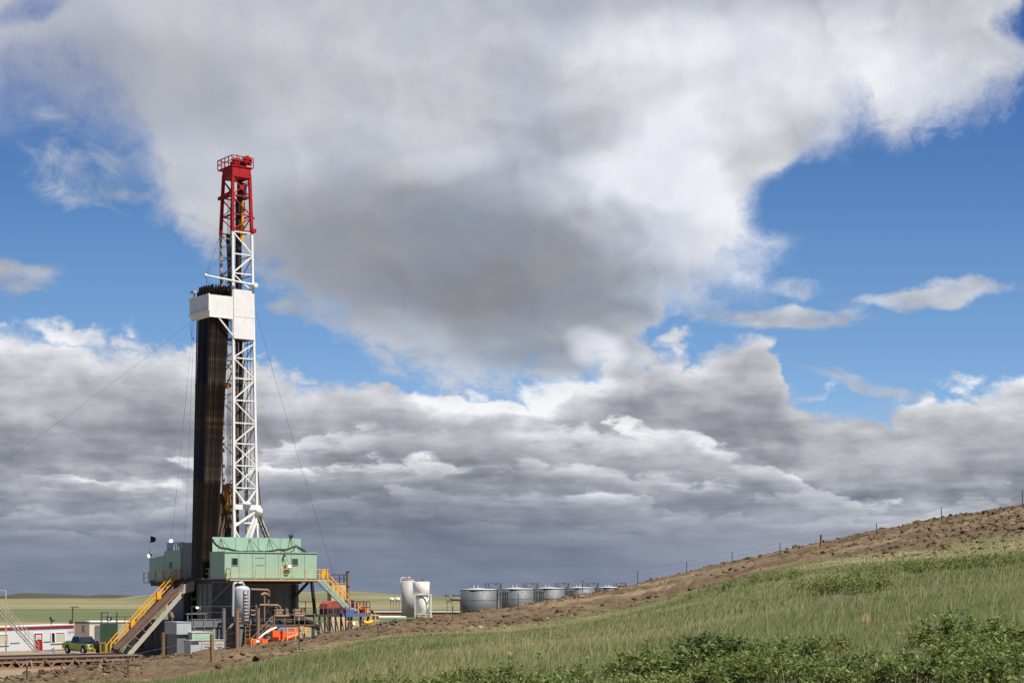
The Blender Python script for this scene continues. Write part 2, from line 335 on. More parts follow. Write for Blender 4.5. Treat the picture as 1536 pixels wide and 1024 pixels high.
# ================================================================ hillside in the foreground
KX = [-900, -500, -200, 0, 200, 400, 600, 768, 950, 1150, 1300, 1430, 1536, 1800, 2200]
Y1 = [62, 60, 60, 58, 50, 34, 26, 22, 20, 18, 17, 16, 16, 15, 14]
Y2 = [70, 70, 72, 74, 80, 90, 105, 118, 128, 125, 118, 112, 108, 105, 100]
y2 = [1260, 1150, 1085, 1050, 1026, 990, 953, 939, 908, 858, 834, 824, 812, 790, 760]
Y3 = [84, 85, 86, 88, 98, 115, 135, 150, 165, 178, 182, 182, 178, 170, 165]
y3 = [1180, 1102, 1054, 1022, 996, 974, 938, 914, 882, 841, 812, 788, 771, 728, 672]
def hill_knots(px):
    a1, a2, a3 = pchip(KX, Y1, px), pchip(KX, Y2, px), pchip(KX, Y3, px)
    z1 = -146/F*a1; z2 = (HY-pchip(KX, y2, px))/F*a2; z3 = (HY-pchip(KX, y3, px))/F*a3
    drop = np.interp(px, [900, 1150], [12, 90])
    return np.stack([0*px+2.0, a1, a2, a3, a3+drop, a3+drop+12]), np.stack([0*px-1.62, z1, z2, z3, 0*px-8.4, 0*px-10.0])
def hill_z0(px, Y):
    """smooth height above the eye; px and Y are arrays of the same shape"""
    px = np.asarray(px, float); Y = np.asarray(Y, float)
    K, Zk = hill_knots(px)
    z = np.full(px.shape, -9.0)
    # cubic (Hermite) through the knots
    sl = (Zk[1:]-Zk[:-1])/(K[1:]-K[:-1])
    m = np.zeros_like(K); m[0] = sl[0]; m[-1] = sl[-1]
    m[1:-1] = 0.5*(sl[1:]+sl[:-1]); m[3] = 0.35*sl[2]-0.08
    for i in range(len(K)-1):
        h = K[i+1]-K[i]; t = (Y-K[i])/h
        s = (t >= 0) & (t <= 1)
        zz = (2*t**3-3*t**2+1)*Zk[i] + (t**3-2*t**2+t)*h*m[i] + (-2*t**3+3*t**2)*Zk[i+1] + (t**3-t**2)*h*m[i+1]
        z = np.where(s, zz, z)
    return z
def dirt_mask(px, Y):
    K, _ = hill_knots(px)
    X = (px-CX)/F*Y
    n = fbm(X/9+50, Y/16+50, 4, 5)-0.5
    d = (Y-K[2])/(K[3]-K[2]) + n*0.55
    # far right: turf comes back on the crest; middle: sparse green strip inside the dirt
    d = np.where(px > 1250, d - np.clip((Y-(K[3]-10))/8, 0, 1)*np.clip((px-1250)/80, 0, 1)*1.4, d)
    strip = np.exp(-((Y-(K[2]*0.55+K[3]*0.45))/9)**2)*np.clip((px-820)/60, 0, 1)*np.clip((1230-px)/60, 0, 1)
    d = d - strip*0.45*(fbm(X/4, Y/10, 3, 9) > 0.45)
    return np.clip(0.5+d*3.0, 0, 1)
def straw_mask(px, Y):
    K, _ = hill_knots(px); X = (px-CX)/F*Y
    t = (Y-K[1])/(K[2]-K[1])
    s = np.exp(-((t-0.88)/0.16)**2)*np.clip((px-1150)/150, 0, 1)*1.1
    s = s + np.clip((fbm(X/6+9, Y/14+3, 4, 21)-0.5)*4, 0, 1)*0.7 + 0.5*np.clip(t-0.75, 0, 1)
    return np.clip(s, 0, 1)
def hill_z(px, Y):
    X = (px-CX)/F*Y
    d = dirt_mask(px, Y)
    z = hill_z0(px, Y)
    r = 1-np.abs(2*fbm(X/2.2, Y/3.0, 4, 31, 0.55)-1)
    lum = (r-0.7)*0.7 + (fbm(X/0.7, Y/0.9, 3, 41, 0.6)-0.5)*0.62 + (fbm(X/9, Y/14, 3, 43)-0.5)*0.5
    bank = np.clip((px-1230)/120, 0, 1)*np.clip((Y-112)/20, 0, 1)
    lum = lum*(0.75+0.35*bank)
    soft = (fbm(X/5, Y/7, 3, 51)-0.5)*0.35*np.clip(Y/40, 0.1, 1)
    return CAMZ + z + lum*d + soft*(1-d)
def build_hillside():
    px = np.concatenate([np.linspace(-3000, -120, 110, endpoint=False), np.linspace(-120, 1660, 520), np.linspace(1660, 5200, 130)[1:]])
    Y = np.concatenate([np.geomspace(2.0, 60, 90, endpoint=False), np.linspace(60, 200, 440), np.linspace(200, 300, 40)[1:]])
    PX, YY = np.meshgrid(px, Y)
    K, _ = hill_knots(PX)
    YY = np.minimum(YY, K[5])
    Z = hill_z(PX, YY)
    X = (PX-CX)/F*YY
    v = np.stack([X, YY, Z], -1).reshape(-1, 3)
    nr, nc = PX.shape
    i = (np.arange(nr-1)[:, None]*nc+np.arange(nc-1)).ravel()
    f = np.stack([i, i+1, i+nc+1, i+nc], 1)
    # drop collapsed quads beyond the foot of the bank
    ok = (YY[1:, :-1]-YY[:-1, :-1]).ravel() > 1e-4
    o = raw_mesh('hillside', v, f[ok], hillside_mat())
    attr(o, 'dirt', dirt_mask(PX, YY).ravel()); attr(o, 'straw', straw_mask(PX, YY).ravel())
    tag(o, kind='structure')
build_hillside()

# ================================================================ plain, far hills
def far_dz(Y): return np.interp(Y, [60, 183, 192, 300, 600, 1000, 1500, 2500, 5000, 30000], [-7.85, -7.85, -6.98, -6.6, -6.6, -8.6, -10.6, -13.0, -40, -200])
def build_plain():
    Y = np.concatenate([np.linspace(60, 600, 160), np.geomspace(610, 30000, 70)])
    u = np.linspace(-1.2, 1.2, 160)
    U, YY = np.meshgrid(u, Y)
    Z = CAMZ + far_dz(YY) + (fbm(U*YY/120, YY/200, 3, 3)-0.5)*np.clip((YY-500)/600, 0, 1)*2.0
    v = np.stack([U*YY, YY, Z], -1).reshape(-1, 3); nr, nc = U.shape
    i = (np.arange(nr-1)[:, None]*nc+np.arange(nc-1)).ravel()
    tag(raw_mesh('ground', v, np.stack([i, i+1, i+nc+1, i+nc], 1), plain_mat()), kind='structure')
    # ground under and behind the viewer
    b = np.array([(-4000, -3000, CAMZ-3.0), (4000, -3000, CAMZ-3.0), (4000, 2.0, CAMZ-1.66), (-4000, 2.0, CAMZ-1.66)])
build_plain()
def build_hill(name, Yf, Yc, Yb, prof, mat, base_y, x0, x1, n=140):
    px = np.linspace(x0, x1, n)
    crest = pchip([p[0] for p in prof], [p[1] for p in prof], px) + (fbm(px/14, px*0+seed_of(name), 4, 3)-0.5)*1.2
    rows = []
    for s in np.linspace(0, 1, 26):
        Y = Yf+(Yc-Yf)*s
        zb = far_dz(np.array([Yf]))[0]-1.5; zc = (HY-crest)/F*Yc
        k = s*s*(3-2*s)
        z = zb+(zc-zb)*k + (fbm(px/30, px*0+s*5, 3, 12)-0.5)*0.15*abs(zb)*math.sin(math.pi*s)
        rows.append(np.stack([(px-CX)/F*Y, 0*px+Y, CAMZ+z], -1))
    for s in np.linspace(0.1, 1, 8):
        Y = Yc+(Yb-Yc)*s; z = (HY-crest)/F*Yc*(1-s*s) + (-90)*s*s
        rows.append(np.stack([(px-CX)/F*Y, 0*px+Y, CAMZ+z], -1))
    v = np.array(rows); nr, nc = v.shape[:2]
    i = (np.arange(nr-1)[:, None]*nc+np.arange(nc-1)).ravel()
    tag(raw_mesh(name, v.reshape(-1, 3), np.stack([i, i+1, i+nc+1, i+nc], 1), mat), kind='structure')
def seed_of(s): return sum(map(ord, s)) % 97
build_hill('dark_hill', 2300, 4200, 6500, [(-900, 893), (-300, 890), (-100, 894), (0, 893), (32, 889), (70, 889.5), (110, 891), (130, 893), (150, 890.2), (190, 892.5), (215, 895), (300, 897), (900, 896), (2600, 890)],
    hill_mat('hill_painted_cloud_shadow', (0.035, 0.034, 0.024), (0.055, 0.05, 0.034), (0.085, 0.07, 0.048)), 899, -900, 2600)  # cloud shadow over this hill is put into its dark colours
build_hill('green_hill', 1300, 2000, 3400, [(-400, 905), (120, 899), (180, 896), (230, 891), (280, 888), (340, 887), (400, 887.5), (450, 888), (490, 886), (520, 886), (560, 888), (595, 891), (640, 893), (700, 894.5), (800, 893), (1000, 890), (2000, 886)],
    hill_mat('grazed_hill_grass', (0.085, 0.088, 0.042), (0.135, 0.132, 0.068), (0.225, 0.195, 0.112)), 902, -400, 2000)

# ================================================================ grass, brush, clods
def leaf_mat(name, lo, hi, straw, rough=0.6, up=0.0):
    m, t, b = new_mat(name)
    a = t.new('ShaderNodeAttribute', attribute_name='tint').outputs['Fac']
    s = t.new('ShaderNodeAttribute', attribute_name='dry').outputs['Fac']
    c = t.mix(a, rgb(*lo), rgb(*hi)); c = t.mix(s, c, rgb(*straw))
    t.put(b.inputs['Base Color'], c); b.inputs['Roughness'].default_value = rough
    if up > 0:   # blades scatter light all round: soften the facing of each tiny face
        g = t.new('ShaderNodeNewGeometry').outputs['Normal']
        nn = t.v('NORMALIZE', t.v('ADD', t.v('SCALE', g, scale=1-up), (-0.1*up, -0.2*up, up))); t.put(b.inputs['Normal'], nn)
    b.inputs['Specular IOR Level'].default_value = 0.25
    tr = t.new('ShaderNodeBsdfTranslucent'); t.put(tr.inputs[0], c)
    mx = t.new('ShaderNodeMixShader'); mx.inputs[0].default_value = 0.35
    t.l.new(b.outputs[0], mx.inputs[1]); t.l.new(tr.outputs[0], mx.inputs[2])
    t.l.new(mx.outputs[0], t.n['Material Output'].inputs[0])
    return m
def scatter(n, y0, y1, x0=-160, x1=1700, power=1.0):
    """random spots on the ground, uniform per square metre between the two distances"""
    Y = np.sqrt(npr.uniform(y0*y0, y1*y1, n)); px = npr.uniform(x0, x1, n)
    return px, Y
def blades(name, px, Y, h, w, lean, tint, dry, mat):
    n = len(px); X = (px-CX)/F*Y; Z = hill_z(px, Y)-0.02
    yaw = npr.uniform(0, 2*np.pi, n); wind = np.array([0.55, 0.2])
    lx = np.cos(yaw)*lean*h+wind[0]*h*0.35; ly = np.sin(yaw)*lean*h+wind[1]*h*0.35
    fa = npr.uniform(-0.9, 0.9, n); ax, ay = np.cos(fa)*w/2, np.sin(fa)*w/2
    base = np.stack([X, Y, Z], -1)
    v = np.zeros((n, 5, 3)); side = np.stack([ax, ay, 0*ax], -1)
    mid = base + np.stack([lx*0.35, ly*0.35, h*0.55], -1); tip = base + np.stack([lx, ly, h*0.97], -1)
    v[:, 0] = base-side; v[:, 1] = base+side; v[:, 2] = mid+side*0.7; v[:, 3] = mid-side*0.7; v[:, 4] = tip
    i = np.arange(n)[:, None]*5
    f = np.concatenate([i+[0, 1, 2], i+[0, 2, 3], i+[3, 2, 4]]).reshape(-1, 3)
    o = raw_mesh(name, v.reshape(-1, 3), f, mat)
    attr(o, 'tint', np.repeat(tint, 5)); attr(o, 'dry', (dry[:, None]*np.array([0.5, 0.5, 0.9, 0.9, 1.25])[None]).clip(0, 1).ravel())
    return o
def build_grass():
    P, Yl, H, W = [], [], [], []
    for (n, y0, y1, h, w, xa, xb) in ((70000, 7, 20, .13, .0045, -900, 3200), (330000, 17, 38, .14, .0055, -400, 2400), (290000, 36, 75, .14, .0095, -250, 1950), (200000, 70, 135, .15, .017, -160, 1800)):
        px, Y = scatter(n, y0, y1, xa, xb)
        X = (px-CX)/F*Y
        keep = npr.rand(n) > dirt_mask(px, Y)*1.15-0.05
        clump = fbm(X/0.9, Y/1.4, 3, 61); keep &= npr.rand(n) < np.clip(0.35+1.5*(clump-0.3), 0.15, 1)
        px, Y = px[keep], Y[keep]; k = len(px)
        tall = np.clip(0.55+1.1*fbm(((px-CX)/F*Y)[:]/3, Y/5, 3, 71), 0.5, 1.6)
        P.append(px); Yl.append(Y); H.append(h*tall*npr.uniform(0.45, 1.15, k)); W.append(w*npr.uniform(0.7, 1.3, k))
    px, Y, h, w = map(np.concatenate, (P, Yl, H, W))
    X = (px-CX)/F*Y
    tint = np.clip(npr.normal(0.45, 0.25, len(px)) + (fbm(X/7, Y/11, 3, 81)-0.5)*1.2, 0, 1)
    st = straw_mask(px, Y)
    dry = np.clip((npr.rand(len(px)) < 0.06+0.45*st)*npr.uniform(0.4, 1.0, len(px)) + st*0.25, 0, 1)
    h = h*np.where(dry > 0.5, 1.15, 1.0)
    o = blades('hillside_grass', px, Y, h, w, 0.38, tint, dry, leaf_mat('grass_blade', (0.088, 0.122, 0.030), (0.165, 0.192, 0.060), (0.36, 0.30, 0.17), 0.7, 0.6))
    tag(o, 'muted green and straw tipped prairie grass covering the foreground slope', 'grass', kind='stuff')
    # a few tall dry seed stalks
    px, Y = scatter(2600, 14, 60, 100, 1600); k = dirt_mask(px, Y) < 0.3; px, Y = px[k], Y[k]; n = len(px)
    o = blades('dry_stalks', px, Y, npr.uniform(.22, .5, n), npr.uniform(.004, .008, n), 0.3, npr.rand(n), np.full(n, .95), bpy.data.materials['grass_blade'])
    tag(o, 'pale dry seed stalks standing above the green foreground grass', 'dry grass', kind='stuff')
build_grass()
def leaves(name, root, h, spread, nst, nlf, leaf, mat, dark=None):
    """root: (n,3) plant feet; each plant gets nst stems carrying nlf leaves"""
    n = len(root); N = n*nst
    yaw = npr.uniform(0, 2*np.pi, N); out = npr.uniform(0.1, 1, N)*np.repeat(spread, nst); hh = np.repeat(h, nst)*npr.uniform(0.55, 1.05, N)
    foot = np.repeat(root, nst, 0)+np.stack([np.cos(yaw)*out*.25, np.sin(yaw)*out*.25, 0*yaw], -1)
    top = foot+np.stack([np.cos(yaw)*out, np.sin(yaw)*out, hh], -1)
    t = npr.uniform(0.25, 1.0, (N, nlf)); t[:, :3] = npr.uniform(0.88, 1.0, (N, 3))
    pos = foot[:, None]+(top-foot)[:, None]*t[..., None]
    pos = pos.reshape(-1, 3); M = len(pos)
    la = npr.uniform(0, 2*np.pi, M); up = npr.uniform(-0.25, 0.85, M)
    d = np.stack([np.cos(la)*np.cos(up), np.sin(la)*np.cos(up), np.sin(up)], -1)
    s = np.stack([-np.sin(la), np.cos(la), npr.uniform(-.4, .4, M)], -1)
    L = np.repeat(leaf, nst*nlf)*npr.uniform(0.6, 1.2, M); wd = L*npr.uniform(0.22, 0.34, M)
    nrm = np.cross(d, s)
    v = np.zeros((M, 4, 3)); pos = pos+d*0.012
    v[:, 0] = pos; v[:, 2] = pos+d*L[:, None]
    v[:, 1] = pos+d*(L*.48)[:, None]+s*wd[:, None]+nrm*(wd*.35)[:, None]; v[:, 3] = pos+d*(L*.48)[:, None]-s*wd[:, None]+nrm*(wd*.35)[:, None]
    i = np.arange(M)[:, None]*4
    f = np.concatenate([i+[0, 1, 2], i+[0, 2, 3]]).reshape(-1, 3)
    # stems as thin triangles
    sv = np.zeros((N, 3, 3)); sw = 0.004; sv[:, 0] = foot+[sw, 0, 0]; sv[:, 1] = foot-[sw, 0, 0]; sv[:, 2] = top
    sf = M*4+np.arange(N)[:, None]*3+[0, 1, 2]
    o = raw_mesh(name, np.concatenate([v.reshape(-1, 3), sv.reshape(-1, 3)]), np.concatenate([f, sf]), mat, smooth=False)
    tint = np.clip(npr.normal(0.42, 0.27, M), 0, 1)
    dry = (npr.rand(M) < 0.06)*npr.uniform(.2, .7, M)
    attr(o, 'tint', np.concatenate([np.repeat(tint, 4), np.full(N*3, .3)])); attr(o, 'dry', np.concatenate([np.repeat(dry, 4), np.full(N*3, .45)]))
    return o
def build_brush():
    mat = leaf_mat('brush_leaf', (0.050, 0.078, 0.018), (0.22, 0.265, 0.070), (0.22, 0.16, 0.09), 0.5)
    # the thicket along the bottom: everything whose foot lies below this line of the picture plane's ground
    lx = [-200, 480, 560, 640, 700, 760, 830, 900, 960, 1040, 1100, 1150, 1250, 1400, 1536, 1700, 2500]
    ly = [1090, 1052, 1036, 1032, 1024, 1022, 1018, 1020, 1006, 990, 992, 985, 976, 966, 955, 945, 930]
    px, Y = scatter(18000, 12.5, 36, 380, 2500)
    z = hill_z(px, Y); y = HY-(z-CAMZ)*F/Y; X = (px-CX)/F*Y
    edge = np.interp(px, lx, ly) + (fbm(X/0.8, Y/0.8, 3, 91)-0.5)*34
    gap = fbm(X/1.1, Y/1.3, 3, 95)
    k = (y > edge) & (npr.rand(len(px)) < np.clip((gap-0.35)*4, 0.0, 1)) & (Y > 13)
    k &= ~((y > 1045+0*px) & (npr.rand(len(px)) < 0.5))
    root = np.stack([X, Y, z], -1)[k]; n = len(root)
    root = root[:2600]; n = len(root)
    h = npr.uniform(.14, .31, n)*np.clip(0.6+1.0*fbm(root[:, 0]/1.5, root[:, 1]/1.5, 2, 97), .6, 1.35)
    o = leaves('leafy_thicket', root, h, npr.uniform(.08, .2, n), 5, 11, npr.uniform(.045, .075, n), mat)
    tag(o, 'low dense thicket of broad leaved green brush along the bottom edge', 'undergrowth', kind='stuff')
    # thin brush further up the slope
    R = []
    for (x0, x1, yy0, yy1, cnt) in ((1370, 1560, 858, 846, 95), (1270, 1400, 866, 858, 30), (1120, 1200, 876, 868, 34), (1215, 1330, 892, 884, 42), (1050, 1130, 884, 878, 16), (940, 1060, 905, 890, 16), (1180, 1260, 888, 886, 10)):
        q = npr.uniform(x0, x1, cnt); tgt = np.interp(q, [x0, x1], [yy0, yy1])+npr.normal(0, 2.5, cnt)
        Ys = np.linspace(20, 125, 220)
        for a, b in zip(q, tgt):
            yy = HY-(hill_z(np.full(220, a), Ys)-CAMZ)*F/Ys
            j = int(np.argmax(yy < b)); R.append(((a-CX)/F*Ys[j], Ys[j], CAMZ+(HY-yy[j])/F*Ys[j]))
    R = np.array(R); n = len(R)
    o = leaves('hillside_brush', R, npr.uniform(.2, .5, n), npr.uniform(.15, .45, n), 7, 9, npr.uniform(.06, .10, n), mat)
    tag(o, 'scattered low dark green brush in patches across the grassy slope', 'brush', kind='stuff')
    # the dark bush at the bottom
    px = 1082.0; Ys = np.linspace(14, 40, 300); yy = HY-(hill_z(np.full(300, px), Ys)-CAMZ)*F/Ys
    Yb = Ys[int(np.argmax(yy < 1004))]
    c = np.array([(px-CX)/F*Yb, Yb, CAMZ+(HY-1004)/F*Yb])
    R = c+np.stack([npr.normal(0, .22, 26), npr.normal(0, .18, 26), np.zeros(26)], -1)
    bm_ = leaf_mat('dark_bush_leaf', (0.022, 0.038, 0.010), (0.095, 0.130, 0.035), (0.10, 0.08, 0.04), 0.5)
    o = leaves('dark_bush', R-c, npr.uniform(.30, .46, 26), npr.uniform(.12, .34, 26), 9, 15, npr.uniform(.05, .075, 26), bm_)
    o.location = c; tag(o, 'dark round leafy bush standing out of the paler thicket at the bottom', 'bush')
    # tan tuft
    px = 1297.0; Ys = np.linspace(14, 60, 300); yy = HY-(hill_z(np.full(300, px), Ys)-CAMZ)*F/Ys
    Yb = Ys[int(np.argmax(yy < 938))]; n = 90
    q = npr.normal(px, 3.0, n)
    o = blades('dry_grass_tuft', q, npr.normal(Yb, .07, n), npr.uniform(.12, .26, n), np.full(n, .012), .25, npr.rand(n), np.full(n, 1.0), leaf_mat('dry_tuft', (.3, .22, .12), (.4, .3, .17), (.5, .38, .22)))
    tag(o, 'small tan tuft of dead grass on the green slope above the thicket', 'dry tuft')
build_brush()
def build_clods():
    # ground mesh displaced lumps of earth
    t = (1+5**.5)/2
    iv = np.array([(-1,t,0),(1,t,0),(-1,-t,0),(1,-t,0),(0,-1,t),(0,1,t),(0,-1,-t),(0,1,-t),(t,0,-1),(t,0,1),(-t,0,-1),(-t,0,1)], float)/1.9
    fc = np.array([(0,11,5),(0,5,1),(0,1,7),(0,7,10),(0,10,11),(1,5,9),(5,11,4),(11,10,2),(10,7,6),(7,1,8),(3,9,4),(3,4,2),(3,2,6),(3,6,8),(3,8,9),(4,9,5),(2,4,11),(6,2,10),(8,6,7),(9,8,1)])
    n = 60000
    px, Y = scatter(n, 66, 184, -160, 1700); d = dirt_mask(px, Y)
    X = (px-CX)/F*Y; pile = fbm(X/3.5, Y/5, 3, 131)
    K, _ = hill_knots(px)
    crest = np.exp(-((Y-K[3]+3)/7)**2)
    k = (npr.rand(n) < d*np.clip((pile-0.40)*3+crest*0.9+np.clip((px-1260)/200, 0, .5), 0.03, 1)) & (Y < K[3]+6)
    px, Y, X = px[k], Y[k], X[k]; n = len(px); Z = hill_z(px, Y)
    r = np.clip(npr.lognormal(-2.75, .5, n), .025, .32)
    v = iv[None]*(1+npr.normal(0, .22, (n, 12, 1)))
    a = npr.uniform(0, 6.28, n); ca, sa = np.cos(a)[:, None], np.sin(a)[:, None]
    x, y = v[..., 0]*ca-v[..., 1]*sa, v[..., 0]*sa+v[..., 1]*ca
    v = np.stack([x*npr.uniform(.8, 1.5, (n, 1)), y, v[..., 2]*npr.uniform(.5, .9, (n, 1))], -1)*r[:, None, None]
    v = v+np.stack([X, Y, Z+r*.2], -1)[:, None]
    f = (np.arange(n)[:, None, None]*12+fc[None]).reshape(-1, 3)
    m, tt, b = new_mat('dug_earth')
    co = tt.new('ShaderNodeTexCoord').outputs['Object']
    s = tt.new('ShaderNodeAttribute', attribute_name='tint').outputs['Fac']
    c = tt.ramp(s, [(0, rgb(.04, .026, .015)), (.5, rgb(.095, .065, .038)), (.85, rgb(.16, .115, .072)), (1, rgb(.30, .235, .16))])
    tt.put(b.inputs['Base Color'], c); b.inputs['Roughness'].default_value = .95; b.inputs['Specular IOR Level'].default_value = .1
    o = raw_mesh('earth_clods', v.reshape(-1, 3), f, m, smooth=False)
    attr(o, 'tint', np.repeat(np.clip(npr.normal(.45, .22, n), 0, 1), 12))
    tag(o, 'brown clods and stones strewn over the freshly dug earth bank', 'clods', kind='stuff')
build_clods()
# ================================================================ building kit
class MB:
    def __init__(s): s.v = []; s.f = []; s.sm = []
    def add(s, vs, fs, smooth=False):
        o = len(s.v); s.v += [tuple(p) for p in vs]; s.f += [tuple(i+o for i in f) for f in fs]; s.sm += [smooth]*len(fs); return s
    def box(s, lo, hi):
        (x0, y0, z0), (x1, y1, z1) = lo, hi
        vs = [(x0,y0,z0),(x1,y0,z0),(x1,y1,z0),(x0,y1,z0),(x0,y0,z1),(x1,y0,z1),(x1,y1,z1),(x0,y1,z1)]
        return s.add(vs, [(0,3,2,1),(4,5,6,7),(0,1,5,4),(1,2,6,5),(2,3,7,6),(3,0,4,7)])
    def hexa(s, vs): return s.add(vs, [(0,3,2,1),(4,5,6,7),(0,1,5,4),(1,2,6,5),(2,3,7,6),(3,0,4,7)])
    def beam(s, p, q, w, h=None, up=(0, 0, 1)):
        h = h or w; p, q = Vector(p), Vector(q); d = (q-p).normalized(); u = Vector(up)
        if abs(d.dot(u)) > 0.97: u = Vector((0, 1, 0))
        r = d.cross(u).normalized(); u = r.cross(d)
        vs = [e+r*a*w/2+u*b*h/2 for e in (p, q) for a, b in ((-1,-1),(1,-1),(1,1),(-1,1))]
        return s.add(vs, [(0,1,2,3),(7,6,5,4),(0,4,5,1),(1,5,6,2),(2,6,7,3),(3,7,4,0)])
    def tube(s, pts, r, n=8, caps=True):
        pts = [Vector(p) for p in pts]; rs = r if isinstance(r, (list, tuple)) else [r]*len(pts)
        d0 = (pts[1]-pts[0]).normalized(); u = Vector((0, 0, 1)) if abs(d0.z) < 0.9 else Vector((1, 0, 0))
        rings = []
        for i, p in enumerate(pts):
            d = (pts[min(i+1, len(pts)-1)]-pts[max(i-1, 0)]).normalized()
            a = d.cross(u).normalized(); b = d.cross(a)
            u = a.cross(d) if False else u
            rings.append([p+(a*math.cos(2*math.pi*k/n)+b*math.sin(2*math.pi*k/n))*rs[i] for k in range(n)])
        vs = [q for g in rings for q in g]
        fs = [(i*n+k, (i+1)*n+k, (i+1)*n+(k+1) % n, i*n+(k+1) % n) for i in range(len(pts)-1) for k in range(n)]
        s.add(vs, fs, True)
        if caps: s.add(rings[0], [tuple(range(n))]); s.add(rings[-1], [tuple(range(n-1, -1, -1))])
        return s
    def lathe(s, c, prof, n=24, smooth=True):
        """prof: (radius, height) pairs from the bottom up round a vertical axis at c"""
        vs = [(c[0]+r*math.cos(2*math.pi*k/n), c[1]+r*math.sin(2*math.pi*k/n), c[2]+z) for r, z in prof for k in range(n)]
        fs = [(i*n+k, i*n+(k+1) % n, (i+1)*n+(k+1) % n, (i+1)*n+k) for i in range(len(prof)-1) for k in range(n)]
        s.add(vs, fs, smooth)
        o = len(s.v)-len(vs)
        s.f.append(tuple(o+k for k in range(n-1, -1, -1))); s.sm.append(False)
        s.f.append(tuple(o+(len(prof)-1)*n+k for k in range(n))); s.sm.append(False)
        return s
    def plate(s, pts, off):
        """flat outline thickened along off"""
        n = len(pts); off = Vector(off); P = [Vector(p) for p in pts]
        vs = P+[p+off for p in P]
        return s.add(vs, [tuple(range(n)), tuple(range(2*n-1, n-1, -1))]+[(k, n+k, n+(k+1) % n, (k+1) % n) for k in range(n)])
    def rail(s, pts, h=1.07, r=0.03, mid=True, step=2.0, ends=True):
        """hand rail along floor points: posts, top and middle rails"""
        for a, b in zip(pts[:-1], pts[1:]):
            a, b = Vector(a), Vector(b); up = Vector((0, 0, h))
            s.beam(a+up, b+up, 2*r); 
            if mid: s.beam(a+up*0.52, b+up*0.52, 1.6*r)
            n = max(1, round((b-a).length/step))
            for i in range(n+1):
                p = a.lerp(b, i/n); s.beam(p, p+up, 2*r)
        return s
    def build(s, name, mat, parent=None, loc=None, rz=0.0):
        me = bpy.data.meshes.new(name); me.from_pydata(s.v, [], s.f); me.materials.append(mat)
        me.polygons.foreach_set('use_smooth', s.sm); 
        bm = bmesh.new(); bm.from_mesh(me); bmesh.ops.recalc_face_normals(bm, faces=bm.faces); bm.to_mesh(me); bm.free()
        me.update()
        o = bpy.data.objects.new(name, me); COL.objects.link(o)
        if parent is not None: o.parent = parent
        if loc is not None: o.location = loc
        o.rotation_euler.z = rz
        return o
def thing(name, label, cat, loc=(0, 0, 0), rz=0.0, group=None):
    o = bpy.data.objects.new(name, None); COL.objects.link(o); o.empty_display_size = 0.3
    o.location = loc; o.rotation_euler.z = rz
    return tag(o, label, cat, group)
def dup(o, parent=None):
    c = o.copy(); COL.objects.link(c)
    if parent is not None: c.parent = parent
    for ch in list(o.children): dup(ch, c)
    return c

MATS = {}
def paint(name, color, rough=0.55, metal=0.0, var=0.18, rust=0.0, rustcol=(0.16, 0.075, 0.035), dirtlow=0.0, scale=1.0, spec=0.4):
    """weathered paint or metal: uneven tone, rain streaks, rust patches"""
    if name in MATS: return MATS[name]
    m, t, b = new_mat(name)
    co = t.new('ShaderNodeTexCoord').outputs['Object']
    n = t.noise(co, 1.3*scale, 5, 0.62)
    st = t.noise(t.v('MULTIPLY', co, (3.0*scale, 3.0*scale, 0.35*scale)), 1.0, 4, 0.6)
    k = t.m('ADD', t.m('MULTIPLY', n, 0.5), t.m('MULTIPLY', st, 0.5))
    c = t.mix(t.rng(k, 0.33, 0.68), rgb(*[x*(1-var) for x in color]), rgb(*[min(1, x*(1+var)) for x in color]))
    if rust > 0:
        rn = t.m('ADD', t.m('MULTIPLY', t.noise(co, 2.6*scale, 6, 0.7), 0.55), t.m('MULTIPLY', st, 0.45))
        c = t.mix(t.rng(rn, 0.66-0.3*rust, 0.76-0.3*rust, 0, 0.85), c, rgb(*rustcol))
    t.put(b.inputs['Base Color'], c)
    t.put(b.inputs['Roughness'], t.rng(n, 0.3, 0.7, max(rough-0.1, 0.05), min(rough+0.12, 1)))
    if 'drill_pipe' in name:
        rv = t.new('ShaderNodeObjectInfo').outputs['Random']
        c = t.mix(1.0, c, t.ramp(rv, [(0, rgb(.2, .2, .2)), (.5, rgb(.8, .74, .68)), (.78, rgb(1.4, 1.2, 1.05)), (1, rgb(4.2, 3.0, 2.2))]), 'MULTIPLY'); t.put(b.inputs['Base Color'], c)
    b.inputs['Metallic'].default_value = metal; b.inputs['Specular IOR Level'].default_value = spec
    MATS[name] = m; return m
def glow(name, color, strength):
    m, t, b = new_mat(name)
    b.inputs['Base Color'].default_value = rgb(*color); b.inputs['Emission Color'].default_value = rgb(*color); b.inputs['Emission Strength'].default_value = strength
    return m
